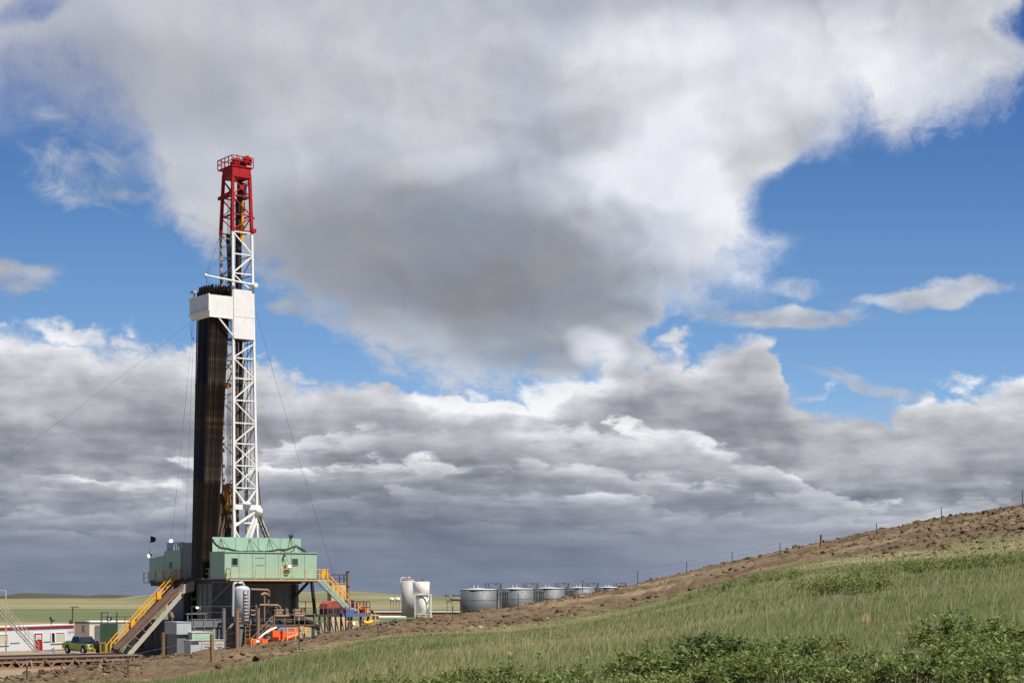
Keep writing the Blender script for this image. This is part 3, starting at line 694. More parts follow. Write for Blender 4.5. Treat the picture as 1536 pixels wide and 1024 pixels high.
M = dict(
    white=paint('white_enamel', (0.70, 0.685, 0.65), 0.55, var=0.09, rust=0.17, rustcol=(0.46, 0.36, 0.27)),
    whiteleg=paint('white_mast_paint', (0.72, 0.71, 0.68), 0.5, var=0.08, rust=0.22, rustcol=(0.23, 0.13, 0.09)),
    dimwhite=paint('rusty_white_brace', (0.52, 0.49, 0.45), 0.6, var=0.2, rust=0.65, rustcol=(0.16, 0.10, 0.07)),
    red=paint('red_crown_paint', (0.36, 0.016, 0.017), 0.6, var=0.22, rust=0.25, rustcol=(0.13, 0.02, 0.015), spec=0.15),
    green=paint('mint_green_paint', (0.285, 0.425, 0.322), 0.5, var=0.10, rust=0.20, rustcol=(0.21, 0.27, 0.18)),
    seam=paint('green_panel_seam', (0.16, 0.25, 0.18), 0.6, var=0.1),
    dkgreen=paint('dark_green_paint', (0.042, 0.072, 0.042), 0.5, var=0.15, rust=0.1),
    pipe=paint('drill_pipe_steel', (0.013, 0.010, 0.008), 0.5, metal=0.2, var=0.6, rust=0.42, rustcol=(0.06, 0.034, 0.02), scale=0.6, spec=0.3),
    black=paint('black_grease', (0.015, 0.014, 0.014), 0.6, var=0.3),
    dark=paint('dark_steel', (0.045, 0.045, 0.05), 0.6, var=0.25),
    grey=paint('grey_steel_paint', (0.15, 0.158, 0.168), 0.55, var=0.12, rust=0.08),
    ltgrey=paint('light_grey_paint', (0.36, 0.38, 0.405), 0.5, var=0.08, rust=0.06),
    yellow=paint('yellow_rail_paint', (0.70, 0.33, 0.03), 0.5, var=0.12, rust=0.1),
    tan=paint('faded_tan_rail', (0.52, 0.36, 0.17), 0.6, var=0.18, rust=0.2, rustcol=(0.30, 0.20, 0.12)),
    rust=paint('brown_rusty_steel', (0.115, 0.070, 0.050), 0.75, var=0.35, rust=0.4, rustcol=(0.10, 0.055, 0.035)),
    ltrust=paint('dusty_brown_steel', (0.21, 0.145, 0.10), 0.8, var=0.25, rust=0.25),
    beige=paint('beige_beam_paint', (0.40, 0.365, 0.30), 0.6, var=0.12, rust=0.15),
    orange=paint('orange_machine_paint', (0.72, 0.115, 0.022), 0.45, var=0.15, rust=0.1),
    blue=paint('blue_machine_paint', (0.075, 0.125, 0.27), 0.6, var=0.2, rust=0.15),
    galv=paint('galvanised_steel', (0.10, 0.106, 0.115), 0.6, metal=0.2, var=0.08, spec=0.5),
    greysilo=paint('grey_silo_steel', (0.33, 0.31, 0.295), 0.6, var=0.07, rust=0.08),
    rusty_white=paint('rust_streaked_white', (0.76, 0.72, 0.66), 0.6, var=0.10, rust=0.34, rustcol=(0.36, 0.22, 0.10)),
    rope=paint('wire_rope', (0.035, 0.035, 0.04), 0.6),
    cream=paint('cream_siding', (0.70, 0.63, 0.50), 0.6, var=0.06),
    brown=paint('brown_siding', (0.20, 0.15, 0.13), 0.7, var=0.12),
    trailer_red=paint('trailer_red_trim', (0.27, 0.012, 0.015), 0.5, var=0.1),
    siding=paint('trailer_white_siding', (0.58, 0.61, 0.63), 0.5, var=0.05),
    blind=paint('pale_window_blind', (0.50, 0.48, 0.38), 0.5, var=0.08),
    rubber=paint('tyre_rubber', (0.018, 0.017, 0.017), 0.8, var=0.2),
    lime=paint('lime_green_car_paint', (0.25, 0.42, 0.03), 0.3, var=0.05, spec=0.6),
    navy=paint('navy_car_paint', (0.022, 0.028, 0.075), 0.25, var=0.1, spec=0.6),
    chrome=paint('chrome_trim', (0.65, 0.66, 0.68), 0.2, metal=0.9, var=0.05),
    oldwood=paint('dark_old_timber', (0.14, 0.085, 0.045), 0.85, var=0.3),
    wood=paint('weathered_wood_post', (0.27, 0.165, 0.075), 0.85, var=0.3),
    post=paint('steel_fence_post', (0.055, 0.075, 0.06), 0.7, var=0.25),
    concrete=paint('white_pad_liner', (0.72, 0.71, 0.69), 0.85, var=0.08),
    salmon=paint('orange_clay_liner', (0.50, 0.22, 0.10), 0.9, var=0.15),
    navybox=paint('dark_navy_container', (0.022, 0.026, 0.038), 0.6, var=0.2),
)
def glass_mat():
    m, t, b = new_mat('dark_window_glass'); b.inputs['Base Color'].default_value = rgb(.02, .022, .025); b.inputs['Roughness'].default_value = .08
    return m
M['glass'] = glass_mat()
M['lamp'] = glow('lit_lamp_glass', (1.0, 0.95, 0.6), 1.6)
# ================================================================ drilling rig, in its own frame:
# a runs along the rig's front to the right, b away from the viewer, c up from the pad
AL = math.radians(36.75); CA, SA = math.cos(AL), math.sin(AL)
OY = 186.0; OX = (349-CX)/F*OY
def W(a, b, c=0.0): return Vector((OX+a*CA-b*SA, OY+a*SA+b*CA, c))
def on_b(px, py, b):
    """point of the plane at depth b that shows at that place of the photograph"""
    u = (px-CX)/F
    a = (u*(OY+b*CA)-OX+b*SA)/(CA-u*SA)
    return Vector((a, b, CAMZ+(HY-py)/F*(OY+a*SA+b*CA)))
def on_a(px, py, a):
    u = (px-CX)/F
    b = (OX+a*CA-u*(OY+a*SA))/(SA+u*CA)
    return Vector((a, b, CAMZ+(HY-py)/F*(OY+a*SA+b*CA)))
def rigthing(name, label, cat, a=0, b=0, c=0, group=None):
    t_ = thing(name, label, cat, W(a, b, c), AL, group); t_['_o'] = 0
    del t_['_o']; OFF[t_.name] = Vector((a, b, c)); return t_
OFF = {}
def rb(mb, name, mat, root):
    """build a part drawn in rig coordinates under a thing of the rig"""
    r = root
    while r.parent is not None: r = r.parent
    o = OFF[r.name]; mb.v = [(p[0]-o.x, p[1]-o.y, p[2]-o.z) for p in mb.v]
    return mb.build(name, mat, root)
G = -1.25                               # ground level round the rig
FL = 7.75                               # rig floor height
A0 = on_b(318, 870, -1.0).x             # V-door face
A1 = on_b(475, 866, -4.5).x             # right end of the doghouse
AD = on_b(337, 868, -4.5).x
# ---------------------------------------------------------------- substructure
sub = rigthing('rig_substructure', 'dark grey steel substructure carrying the raised rig floor on two box legs', 'rig substructure', A0, 0, 0)
aR = on_b(448, 880, -1.0).x
def walls(mb, a0, a1, b0, b1, c0, c1): mb.box((a0, b0, c0), (a1, b1, c1)); return mb
rb(walls(MB(), A0+.02, aR, -1.0, 2.4, 0.9, FL-.52), 'support_box', M['grey'], sub)
rb(walls(MB(), A0+.3, aR, 6.4, 10.2, 0.9, FL-.52), 'support_box', M['grey'], sub)
m = MB()
for i in range(8): m.beam((A0+.0+i*1.25, -1.03, .9), (A0+i*1.25, -1.03, FL-.55), .10, .06)
for b in (-.9, .2, 1.3, 2.3): m.beam((A0-.02, b, .9), (A0-.02, b, FL-.55), .08, .12)
m.beam((A0, -1.04, 4.3), (aR, -1.04, 4.3), .08, .10); m.beam((A0-.03, -1, 4.9), (A0-.03, 2.4, 4.9), .06, .08)
rb(m, 'wall_stiffener', M['grey'], sub)
# floor deck and beams
m = MB(); m.box((A0-.05, -1.1, FL-.5), (A1+.1, 10.4, FL-.12)); m.box((A0-.05, -4.6, FL-.32), (A1+.1, -1.1, FL-.1)); m.box((A0-.3, 10.4, FL-.4), (A1-2, 13.6, FL-.1))
rb(m, 'floor_deck', M['dark'], sub)
m = MB(); m.box((A0-.1, -4.62, FL-.1), (A1+.1, 13.6, FL)); rb(m, 'floor_plate', M['rust'], sub)
# bracket under the overhang (left) and brace (right)
m = MB()
p0, p1, p2 = on_b(319, 873, -1.25), on_b(348, 873, -3.9), on_b(318, 903, -1.15)
m.beam(p0, p2, .16); m.beam(p2, p1, .16); m.beam(p0, p1, .16); m.beam(p0.lerp(p1, .45), p2.lerp(p1, .45), .10)
rb(m, 'bracket', M['grey'], sub)
m = MB(); m.beam(on_b(463, 872, -2.5), on_b(438, 899, -1.15), .28); m.beam(on_b(441, 872, -1.2), on_b(441, 948, -1.2), .35, .1)
rb(m, 'diagonal_brace', M['dark'], sub)
m = MB(); m.beam(on_b(467.5, 872, -3.2), on_b(473, 924, -3.2), .28); rb(m, 'leg', M['black'], sub)
m = MB(); m.beam(on_a(240, 877, A0+.5), on_a(252, 887, A0+.5), .3); m.beam(on_a(228, 876, A0+.5), on_a(262, 876, A0+.5), .35)
rb(m, 'bracket', M['dark'], sub)
# dark inner beams seen through the V-door side
m = MB()
for b in (3.1, 4.2, 5.6): m.beam((A0+1.2, b, 0.2), (A0+1.0, b, FL-.5), .35)
m.beam((A0+1, 2.5, 2.4), (A0+1, 6.4, 2.4), .3); m.beam((A0+1, 2.5, 5.6), (A0+1, 6.4, 5.6), .3); m.box((A0+2.5, 2.4, 0.9), (A0+2.7, 6.4, FL-.5))
rb(m, 'inner_frame', M['black'], sub)
m = MB(); m.box((A0-.3, -2.2, G), (aR+.6, 10.8, .9)); rb(m, 'base_beam', M['dark'], sub)
m = MB()
m.rail([(A0-.1, -4.0, FL), (A0-.1, 3.0, FL)], 1.07, .035, step=1.2); 
rb(m, 'v_door_rail', M['tan'], sub)
lam = MB().lathe(W(0,0,0)*0, [(0.0, -.1), (.14, -.08), (.16, .1), (.0, .12)], 10)
pl = on_a(296, 911, A0-.25); lam.v = [(x+pl.x, y+pl.y, z+pl.z) for x, y, z in lam.v]; rb(lam, 'work_light', M['lamp'], sub)
# walkway in front of the doghouse
m = MB(); wy0 = -5.55
m.box((AD+.1, wy0, FL-.22), (on_b(494, 866, wy0).x, -4.63, FL-.08)); rb(m, 'walkway', M['tan'], sub)
m = MB()
aE = on_b(494, 866, wy0).x
pts = [(AD+.15, wy0+.05, FL-.08), (aE, wy0+.05, FL-.08)]
m.rail(pts, 1.12, .035, step=3.0); m.rail([(aE, wy0+.05, FL-.08), (aE, -4.0, FL-.08)], 1.12, .035, step=1.2); m.rail([(AD+.15, wy0+.05, FL-.08), (AD+.15, -4.65, FL-.08)], 1.12, .035, step=1.0)
rb(m, 'walkway_rail', M['tan'], sub)

# ---------------------------------------------------------------- doghouse
dog = rigthing('doghouse', 'long mint green metal cabin with two small windows on the raised rig floor', 'doghouse', AD, -4.5, FL)
topz = on_b(400, 828.5, -4.5).z
m = MB(); m.box((AD, -4.5, FL-.02), (A1, -1.15, topz)); rb(m, 'cabin_body', M['green'], dog)
m = MB(); m.box((AD-.06, -4.58, topz), (A1+.06, -1.2, topz+.09)); rb(m, 'roof', M['green'], dog)
for px in (358.5, 379, 398, 417.5, 437, 457):
    p = on_b(px, 850, -4.5); rb(MB().box((p.x-.025, -4.525, FL+.1), (p.x+.025, -4.5, topz-.05)), 'panel_seam', M['seam'], dog)
rb(MB().box((AD, -4.53, FL+.02), (A1, -4.5, FL+.10)), 'base_strip', M['seam'], dog)
h0, h1 = on_b(383, 835.5, -4.5), on_b(395.5, 847.5, -4.5)
rb(MB().box((h0.x, -4.53, h0.z-.04), (h1.x, -4.5, h0.z)), 'hatch_trim', M['seam'], dog); rb(MB().box((h0.x, -4.53, h1.z), (h1.x, -4.5, h1.z+.04)), 'hatch_trim', M['seam'], dog)
for (x0, y0, x1, y1, mt) in ((348, 837.2, 356, 846.7, M['glass']), (438.3, 838, 446.2, 846.7, M['dark'])):
    p, q = on_b(x0, y1, -4.5), on_b(x1, y0, -4.5)
    m = MB(); w_ = .07
    for lo, hi in (((p.x-w_, p.z-w_), (q.x+w_, p.z)), ((p.x-w_, q.z), (q.x+w_, q.z+w_)), ((p.x-w_, p.z), (p.x, q.z)), ((q.x, p.z), (q.x+w_, q.z))):
        m.box((lo[0], -4.55, lo[1]), (hi[0], -4.5, hi[1]))
    fr = rb(m, 'window', M['seam'], dog)
    m = MB(); m.box((p.x, -4.52, p.z), (q.x, -4.5, q.z)); rb(m, 'pane', mt, fr)
m = MB(); m.tube([on_b(x, y, -4.72) for x, y in ((425, 832), (426, 838), (428.5, 845))], .02, 5); m.tube([on_b(x, y, -4.72) for x, y in ((428, 832), (431, 840), (434, 846))], .02, 5)
m.lathe(on_b(426.5, 832.3, -4.7), [(.02, -.16), (.13, -.12), (.13, .08), (.02, .12)], 8)
rb(m, 'lamp_cable', M['dark'], dog)
p = on_b(432.7, 849, -4.75)
m = MB(); m.hexa([(p.x-.32, p.y-.15, p.z-.26), (p.x+.12, p.y-.15, p.z-.26), (p.x+.12, p.y+.15, p.z-.26), (p.x-.32, p.y+.15, p.z-.26), (p.x-.36, p.y-.22, p.z+.2), (p.x+.42, p.y-.22, p.z+.2), (p.x+.42, p.y+.2, p.z+.2), (p.x-.36, p.y+.2, p.z+.2)])
lb = rb(m, 'hanging_lamp', M['tan'], dog)
m = MB(); m.box((p.x-.12, p.y-.26, p.z-.10), (p.x+.16, p.y-.18, p.z+.1)); rb(m, 'lamp_glass', M['lamp'], lb)
# wind wall behind the roof
w0, w1 = on_b(318.5, 828, -1.1), on_b(451, 806, -1.1)
zt = on_b(330, 805, -1.1).z
m = MB(); m.box((w0.x, -1.14, FL), (w1.x, -1.02, zt)); ww = rb(m, 'wind_wall', M['green'], dog)
for px in (353, 387, 420): q = on_b(px, 815, -1.1); rb(MB().box((q.x-.03, -1.17, topz+.1), (q.x+.03, -1.14, zt)), 'panel_seam', M['seam'], ww)
for px in (331, 374, 403.5, 435):
    t0 = on_b(px, 807, -1.2); m = MB(); m.beam(t0, (t0.x-.35, -2.9, topz+.1), .06); m.beam(t0, (t0.x+.95, -2.2, topz+.1), .04); rb(m, 'wall_strut', M['dark'], ww)
cab = [(319, 808), (320, 812), (325, 817.5), (331, 821), (340, 822), (348, 824), (355, 826), (366, 826.6), (378, 826.3), (390, 826.2), (402, 826.8), (411, 825), (418, 823.4), (427, 824), (434, 822), (440, 819.5), (444, 817.8), (449, 821), (455, 824.5), (459, 828)]
m = MB(); m.tube([on_b(x, y, -2.6) for x, y in cab], .11, 7); m.tube([on_b(x, y+1.3, -2.4)+Vector((0, .05*math.sin(x), 0)) for x, y in cab[2:]], .06, 6)
m.tube([on_b(x, y, -2.7) for x, y in ((418, 823.5), (424, 826.5), (432, 828.0), (439, 826), (444, 819))], .05, 6)
m.beam(on_b(444, 818, -2.6), on_b(449, 828, -2.2), .04); m.beam(on_b(444, 818, -2.6), on_b(437, 829, -2.2), .04)
rb(m, 'cable_bundle', M['rope'], dog)
def flood(px, py, b, root, mat=M['black'], face=(0.5, -0.6), lit=False, on=on_b, size=0.75):
    p = on(px, py, b)
    m = MB(); d = Vector((face[0], face[1], -.35)).normalized(); m.tube([p-d*.25*size, p+d*.12*size, p+d*.3*size], [.12*size, .30*size, .34*size], 10); m.beam(p, p-Vector((0, 0, .75*size)), .07)
    o = rb(m, 'floodlight', mat, root)
    if lit: rb(MB().tube([p+d*.305*size, p+d*.33*size], .3*size, 10), 'lamp_glass', M['lamp'], o)
    return o
flood(437.5, 803.5, -1.1, dog, face=(-.8, .1))

# ---------------------------------------------------------------- far side house
far = rigthing('rig_cabin', 'dark green shaded rig cabin with stepped roof behind the racked drill pipe', 'rig cabin', A0+.2, 10, FL)
aF = A0-.2
def side_house(x0, x1, yl, yr, yb, depth):
    p, q = on_a(x0, yb, aF), on_a(x1, yb, aF)
    zl, zr = on_a(x0, yl, aF).z, on_a(x1, yr, aF).z
    zb = FL-.35
    return MB().hexa([(aF, q.y, zb), (aF+depth, q.y, zb), (aF+depth, p.y, zb), (aF, p.y, zb), (aF, q.y, zr), (aF+depth, q.y, zr), (aF+depth, p.y, zl), (aF, p.y, zl)])
rb(side_house(224, 247, 837.5, 832.5, 876, 5.0), 'lean_to', M['green'], far)
rb(side_house(246.2, 271, 826, 823.5, 876, 6.0), 'cabin_body', M['green'], far)
p, q = on_a(254, 851.5, aF), on_a(258, 842.3, aF)
rb(MB().box((aF-.03, q.y, p.z), (aF+.02, p.y, q.z)), 'window', M['glass'], far)
p, q = on_a(272, 853, aF), on_a(287, 813, aF)
rb(MB().box((aF+.1, q.y, FL), (aF+.25, p.y, q.z)), 'grey_panel', M['grey'], far)
m = MB(); p, q = on_a(246.5, 824, aF), on_a(272, 813, aF); zl, zt_ = p.z, q.z
for i in range(9):
    bb = p.y+(q.y-p.y)*i/8; m.box((aF+.3, bb-.05, zl-.2), (aF+.36, bb+.05, zt_))
m.beam((aF+.33, p.y, zt_), (aF+.33, q.y, zt_), .12); m.box((aF+.3, p.y-(p.y-q.y)*.36, zl-.2), (aF+.34, p.y, zt_)) ; m.plate([(aF+.35, q.y+.9, zl-.1), (aF+.35, q.y+1.9, zt_), (aF+.35, q.y, zt_), (aF+.35, q.y, zl-.1)], (.04, 0, 0))
rb(m, 'wind_fence', M['ltgrey'], far)
flood(255.8, 810, aF+.5, far, on=on_a, face=(-.2, -.9), lit=True)
flood(225.5, 832.5, aF+.3, far, on=on_a, face=(-.9, -.3), lit=True)
m = MB(); p = on_a(224.6, 838, aF+.1); q = on_a(224.6, 802.5, aF+.1); m.tube([p, q], .035, 6); fp = rb(m, 'flag_pole', M['ltgrey'], far)
g = on_a(229.5, 808, aF+.1)
m = MB(); rings = []
for i in range(7):
    s_ = i/6; x = q.y-.1-s_*.0; rings.append((g.x, q.y-.08-s_*.62, g.z+.36-.28*s_*s_*0, g.z-.36+.0*s_))
vs = []; 
for i, (x, y, zt1, zb1) in enumerate(rings):
    s_ = i/6; k = .40*(1-s_**3*.55); vs += [(x+.08+s_*.62, q.y+.10*math.sin(s_*5), g.z+k-.05), (x+.08+s_*.62, q.y+.10*math.sin(s_*5), g.z-k*1.0+.02)]
m.add(vs, [(2*i, 2*i+2, 2*i+3, 2*i+1) for i in range(6)], True); m.add([(x, y+.02, z) for x, y, z in vs], [(2*i, 2*i+1, 2*i+3, 2*i+2) for i in range(6)], True)
rb(m, 'flag', M['black'], far)
m = MB(); p = on_a(217, 876, aF-.0); q = on_a(224, 876, aF)
m.rail([(aF-.1, p.y, FL-.3), (aF-.1, q.y, FL-.3)], 1.07, .035, step=3); m.rail([(aF+.9, p.y, FL-.3), (aF-.1, p.y, FL-.3)], 1.07, .035); m.box((aF-.1, q.y, FL-.42), (aF+1, p.y, FL-.32))
rb(m, 'balcony_rail', M['tan'], far)
m = MB(); p, q = on_a(244.5, 871, aF), on_a(268, 871, aF)
m.rail([(aF-.9, p.y, FL-.1), (aF-.9, q.y, FL-.1)], 1.07, .04, step=1.7); m.rail([(aF-.05, p.y, FL-.1), (aF-.9, p.y, FL-.1)], 1.07, .04); m.box((aF-.95, q.y, FL-.22), (aF-.02, p.y, FL-.12))
rb(m, 'landing_rail', M['yellow'], far)

# ---------------------------------------------------------------- mast
mast = rigthing('drilling_mast', 'tall white lattice drilling mast with a red upper section and crown', 'drilling mast', 0, 0, FL)
LV = [(806, 351, 386, 336), (765, 350.5, 386, 335), (440, 349.3, 382, 331), (345, 349, 377.6, 331), (262, 349, 374.3, 335.5)]
def lv(y, k): return float(np.interp(-y, [-l[0] for l in LV], [l[k] for l in LV]))
def leg(y, k):
    """k: 0 front-left, 1 front-right, 2 back-left, 3 back-right"""
    fl = on_b(lv(y, 1), y, 0.0)
    if k == 0: return fl
    fr = on_b(lv(y, 2), y, 0.0); fr.z = fl.z
    if k == 1: return fr
    bl = on_a(lv(y, 3), y, fl.x); bl.z = fl.z
    if k == 2: return bl
    return Vector((fr.x, bl.y, fl.z))
def legs(y0, y1, ks, w, mat, root, name='leg'):
    for k in ks:
        rb(MB().beam(leg(y0, k), leg(y1, k), w, w), name, mat, root)
legs(806, 346, (0, 1), .24, M['whiteleg'], mast); legs(806, 346, (2, 3), .24, M['dimwhite'], mast)
Hs = [511, 536, 566.5, 599.5, 633.5, 664.5, 697.5, 731, 757]
m = MB(); back = MB()
def br(mb, k1, y1, k2, y2, w=.13): mb.beam(leg(y1, k1), leg(y2, k2), w*.8, w*.8)
for i, y in enumerate(Hs[1:], 1): br(m, 0, y, 1, y, .16)
dirs = ['/', '\\', '/', '\\', '/', 'X', 'X', 'V']
for (ya, yb), d in zip(zip(Hs[:-1], Hs[1:]), dirs):
    if d == '/': br(m, 0, yb, 1, ya, .15)
    elif d == '\\': br(m, 0, ya, 1, yb, .15)
    elif d == 'X': br(m, 0, yb, 1, ya, .13); br(m, 0, ya, 1, yb, .13)
    else:
        c_ = leg(756, 0).lerp(leg(756, 1), .52); m.beam(leg(ya, 0), c_, .16); m.beam(leg(ya, 1), c_, .16)
rb(m, 'front_bracing', M['whiteleg'], mast); m = MB()
for y in (346.6, 379.7, 409, 437): br(m, 0, y, 1, y, .16)
br(m, 0, 347, 1, 379, .15); br(m, 0, 409, 1, 380, .18); br(m, 0, 410, 1, 437, .15)
rb(m, 'front_bracing', M['whiteleg'], mast)
ys = [346, 380, 409, 440, 475, 511, 536, 566, 599, 633, 664, 697, 731, 757]
m = MB()
for i, (ya, yb) in enumerate(zip(ys[:-1], ys[1:])):
    br(m, 1, yb, 3, yb, .12); br(m, 2, yb, 3, yb, .12)
    if i % 2: br(m, 1, ya, 3, yb, .11); br(m, 2, yb, 3, ya, .11)
    else: br(m, 1, yb, 3, ya, .11); br(m, 2, ya, 3, yb, .11)
rb(m, 'back_bracing', M['dimwhite'], mast)
m = MB()
for ya, yb in ((520, 545), (566, 590), (700, 731)):
    m = MB(); br(m, 0, yb, 2, yb, .08)
    if yb == 545: br(m, 0, 540, 2, 560, .1)
    rb(m, 'side_bracing', M['dimwhite'], mast)
m = MB()
for yb in (366, 386, 405, 432): br(m, 0, yb, 2, yb, .08)
m.beam(leg(432, 0), leg(366, 0), .06)
br(m, 0, 362, 2, 346, .10); br(m, 0, 398, 2, 412, .12); br(m, 0, 432, 2, 412, .10)
rb(m, 'side_bracing', M['dimwhite'], mast)
# heavy foot beam, spreader legs
m = MB(); p, q = leg(760, 0), leg(760, 1); m.beam(p+Vector((.05, -.03, 0)), q+Vector((.35, -.03, 0)), .3, .5); c_ = p.lerp(q, .52); m.lathe((c_.x, c_.y, c_.z+.2), [(.55, 0), (.5, .3), (.25, .42)], 10)
rb(m, 'foot_beam', M['white'], mast)
m = MB()
k0 = on_b(387, 768, 0)
m.beam(k0, on_b(372.5, 812, -.3), .42, .3); m.beam(on_b(384, 768, 0), on_b(367, 812, .3), .3, .25); m.beam(on_b(352, 789, 0), on_b(383, 767, 0), .26, .2); m.beam(on_b(352, 784, .1), on_b(376, 784, .1), .16)
m.beam(leg(765, 0), on_b(352, 812, 0), .28); m.lathe((k0.x, k0.y-.15, k0.z-.3), [(.42, 0), (.45, .5), (.3, .8)], 10); m.beam(on_b(352, 793, .2), on_b(362, 812, .2), .14)
rb(m, 'foot_strut', M['whiteleg'], mast)
m = MB(); e0, e1_ = on_b(389.5, 772, .4), on_b(406, 812, 1.2); f0, f1 = on_b(386.5, 775, .4), on_b(401, 812, 1.2)
m.beam(e0, e1_, .2); m.beam(f0, f1, .2)
for i in range(6): m.beam(e0.lerp(e1_, i/6), f0.lerp(f1, (i+.6)/6), .1)
rb(m, 'back_strut', M['dimwhite'], mast)
# wind panel of the mast
p, q = on_b(349.6, 507, -.16), on_b(382.6, 437, -.16)
m = MB(); m.box((p.x+.05, -.2, p.z), (q.x-.1, -.14, q.z)); m.box((p.x+.05, -.22, (p.z*.55+q.z*.45)-.02), (q.x-.1, -.2, p.z*.55+q.z*.45)); rb(m, 'wind_panel', M['white'], mast)
m = MB(); m.box((p.x+.05, -.1, p.z+.02), (q.x-.1, 2.2, p.z+.1)); rb(m, 'panel_floor', M['rust'], mast)
# red top section
red = mast
legs(346.5, 258, (0, 1, 2, 3), .3, M['red'], mast, 'red_leg')
m = MB()
for y in (264, 292, 320, 344):
    for a_, b_ in ((0, 1), (1, 3), (2, 3)): br(m, a_, y, b_, y, .16)
for y in (293, 321): br(m, 0, y, 2, y, .2)
br(m, 0, 266, 1, 292, .13); br(m, 0, 292, 1, 266, .13); br(m, 0, 294, 1, 320, .12); br(m, 0, 344, 1, 322, .16)
br(m, 2, 266, 3, 292, .1); br(m, 2, 320, 3, 292, .1); br(m, 2, 322, 3, 344, .1); br(m, 1, 266, 3, 292, .1); br(m, 1, 320, 3, 294, .1); br(m, 1, 322, 3, 344, .12)
br(m, 0, 292, 2, 266, .12); br(m, 2, 294, 0, 318, .14); br(m, 0, 344, 2, 322, .1)
c_ = leg(279, 0).lerp(leg(279, 1), .5); m.box((c_.x-.25, c_.y-.1, c_.z-.25), (c_.x+.25, c_.y+.05, c_.z+.25))
m.beam(leg(292, 2)-Vector((.2, -.5, 0)), leg(287, 0), .3); m.box((leg(342, 1).x-.1, -.25, leg(342, 1).z-.2), (leg(342, 1).x+.45, .25, leg(342, 1).z+.2))
for y in (323, ): m.beam(leg(y, 1), leg(y, 1)+Vector((.35, -.1, 0)), .2)
rb(m, 'red_bracing', M['red'], mast)
# crown block with platform and rails
cr0, cr1 = on_b(349, 264, -.1), on_b(374.6, 253, -.1)
bl = on_a(334, 258, cr0.x).y
m = MB(); m.box((cr0.x-.05, -.18, cr0.z), (cr1.x+.1, bl, cr1.z)); crown = rb(m, 'crown_beam', M['red'], mast)
bp = on_a(328.5, 256, cr0.x).y
m = MB(); m.box((cr0.x-.15, -.25, cr1.z), (cr1.x+.35, bp, cr1.z+.12))
zf = cr1.z+.12
m.rail([(cr1.x+.35, -.25, zf), (cr0.x-.15, -.25, zf), (cr0.x-.15, bp, zf), (cr1.x+.3, bp, zf)], 1.0, .04, step=.9)
rb(m, 'crown_platform', M['red'], crown)
m = MB(); xs = on_b(368, 246, .4)
for i in range(4): m.lathe((0, 0, 0), [(.05, 0)], 3) if False else None
def sheave(mb, a, b, c, r, w):
    n = 16; vs = [(a+s_*w, b+r*math.cos(2*math.pi*k/n), c+r*math.sin(2*math.pi*k/n)) for s_ in (-.5, .5) for k in range(n)]
    mb.add(vs, [tuple(range(n)), tuple(range(2*n-1, n-1, -1))]+[(k, n+k, n+(k+1) % n, (k+1) % n) for k in range(n)])
for i in range(5): sheave(m, cr0.x+1.0+i*.22, .9, zf+.45, .62, .14)
sh = rb(m, 'sheave', M['rust'], crown)
m = MB(); m.plate([(cr1.x-.45, -.1, zf+.2), (cr1.x+.2, -.1, zf+.2), (cr1.x+.3, -.1, zf+.9), (cr1.x-.2, -.1, zf+1.3), (cr1.x-.9, -.1, zf+1.0), (cr1.x-.6, -.1, zf+.6)], (0, .12, 0)); m.box((cr0.x+.2, .2, zf), (cr0.x+.8, .9, zf+.5)); m.tube([on_b(355.5, 247, .3), on_b(355.5, 232, .3)], .06, 6); m.beam(on_b(351, 248, .2), on_b(351, 236, .2), .14); m.beam((cr0.x-.1, -.1, zf+.5), (cr1.x, -.1, zf+.55), .2)
rb(m, 'crown_gear', M['red'], crown)
# ladder on the left face
m = MB()
la = lambda y, s_: leg(y, 0).lerp(leg(y, 2), s_)+Vector((.6, 0, 0))
m.tube([la(300, .45), la(435, .45)], .03, 5); m.tube([la(300, .65), la(435, .65)], .03, 5)
for y in np.arange(302, 434, 4.4): m.beam(la(y, .45), la(y, .65), .03)
rb(m, 'ladder', M['dark'], mast)
# pipes and lines inside
m = MB(); m.tube([on_b(355, 300, 1.6), on_b(356.5, 800, 1.4)], .16, 8); rb(m, 'standpipe', M['rust'], mast)
m = MB(); m.tube([on_b(364.5, 303, .9), on_b(364.3, 322, .9)], .22, 8); m.tube([on_b(364.3, 325, .9), on_b(362.5, 362, .9)], .22, 8); rb(m, 'yellow_hose', M['yellow'], mast)
m = MB(); m.tube([on_b(359.5, 268, 1.3), on_b(357.2, 512, 1.3)], .30, 8); m.tube([on_b(361, 500, 1.6), on_b(360, 735, 1.6)], .2, 8); m.tube([on_b(366, 275, 1.8), on_b(366, 300, 1.8)], .3, 8)
m.beam(leg(345, 3)-Vector((1.6, .4, 0)), leg(440, 3)-Vector((1.6, .4, 0)), .5, .1)
rb(m, 'guide_rail', M['black'], mast)
m = MB(); m.tube([on_b(351.5, 512, .35), on_b(351.5, 600, .35), on_b(352.5, 770, .35), on_b(351, 806, .35)], .11, 7)
rb(m, 'mud_pipe', M['rust'], mast)
m = MB()
for dx, db in ((0, 0), (2.0, .3), (-2, .2), (3.6, .6)): m.tube([on_b(343.5+dx, 300, 1.0+db), on_b(342.5+dx*.8, 800, 1.0+db)], .025, 4)
m.tube([on_b(371, 512, .8), on_b(371, 790, .8)], .035, 5); m.tube([on_b(376, 510, 1.0), on_b(376, 700, 1.0)], .03, 5)
m.tube([on_b(387, 706, -.1), on_b(389, 740, -.1), on_b(393, 772, .2), on_b(393, 800, .2)], .05, 5); m.tube([on_b(371.5, 700, .5), on_b(371.5, 780, .5)], .035, 5)
rb(m, 'drilling_line', M['rope'], mast)
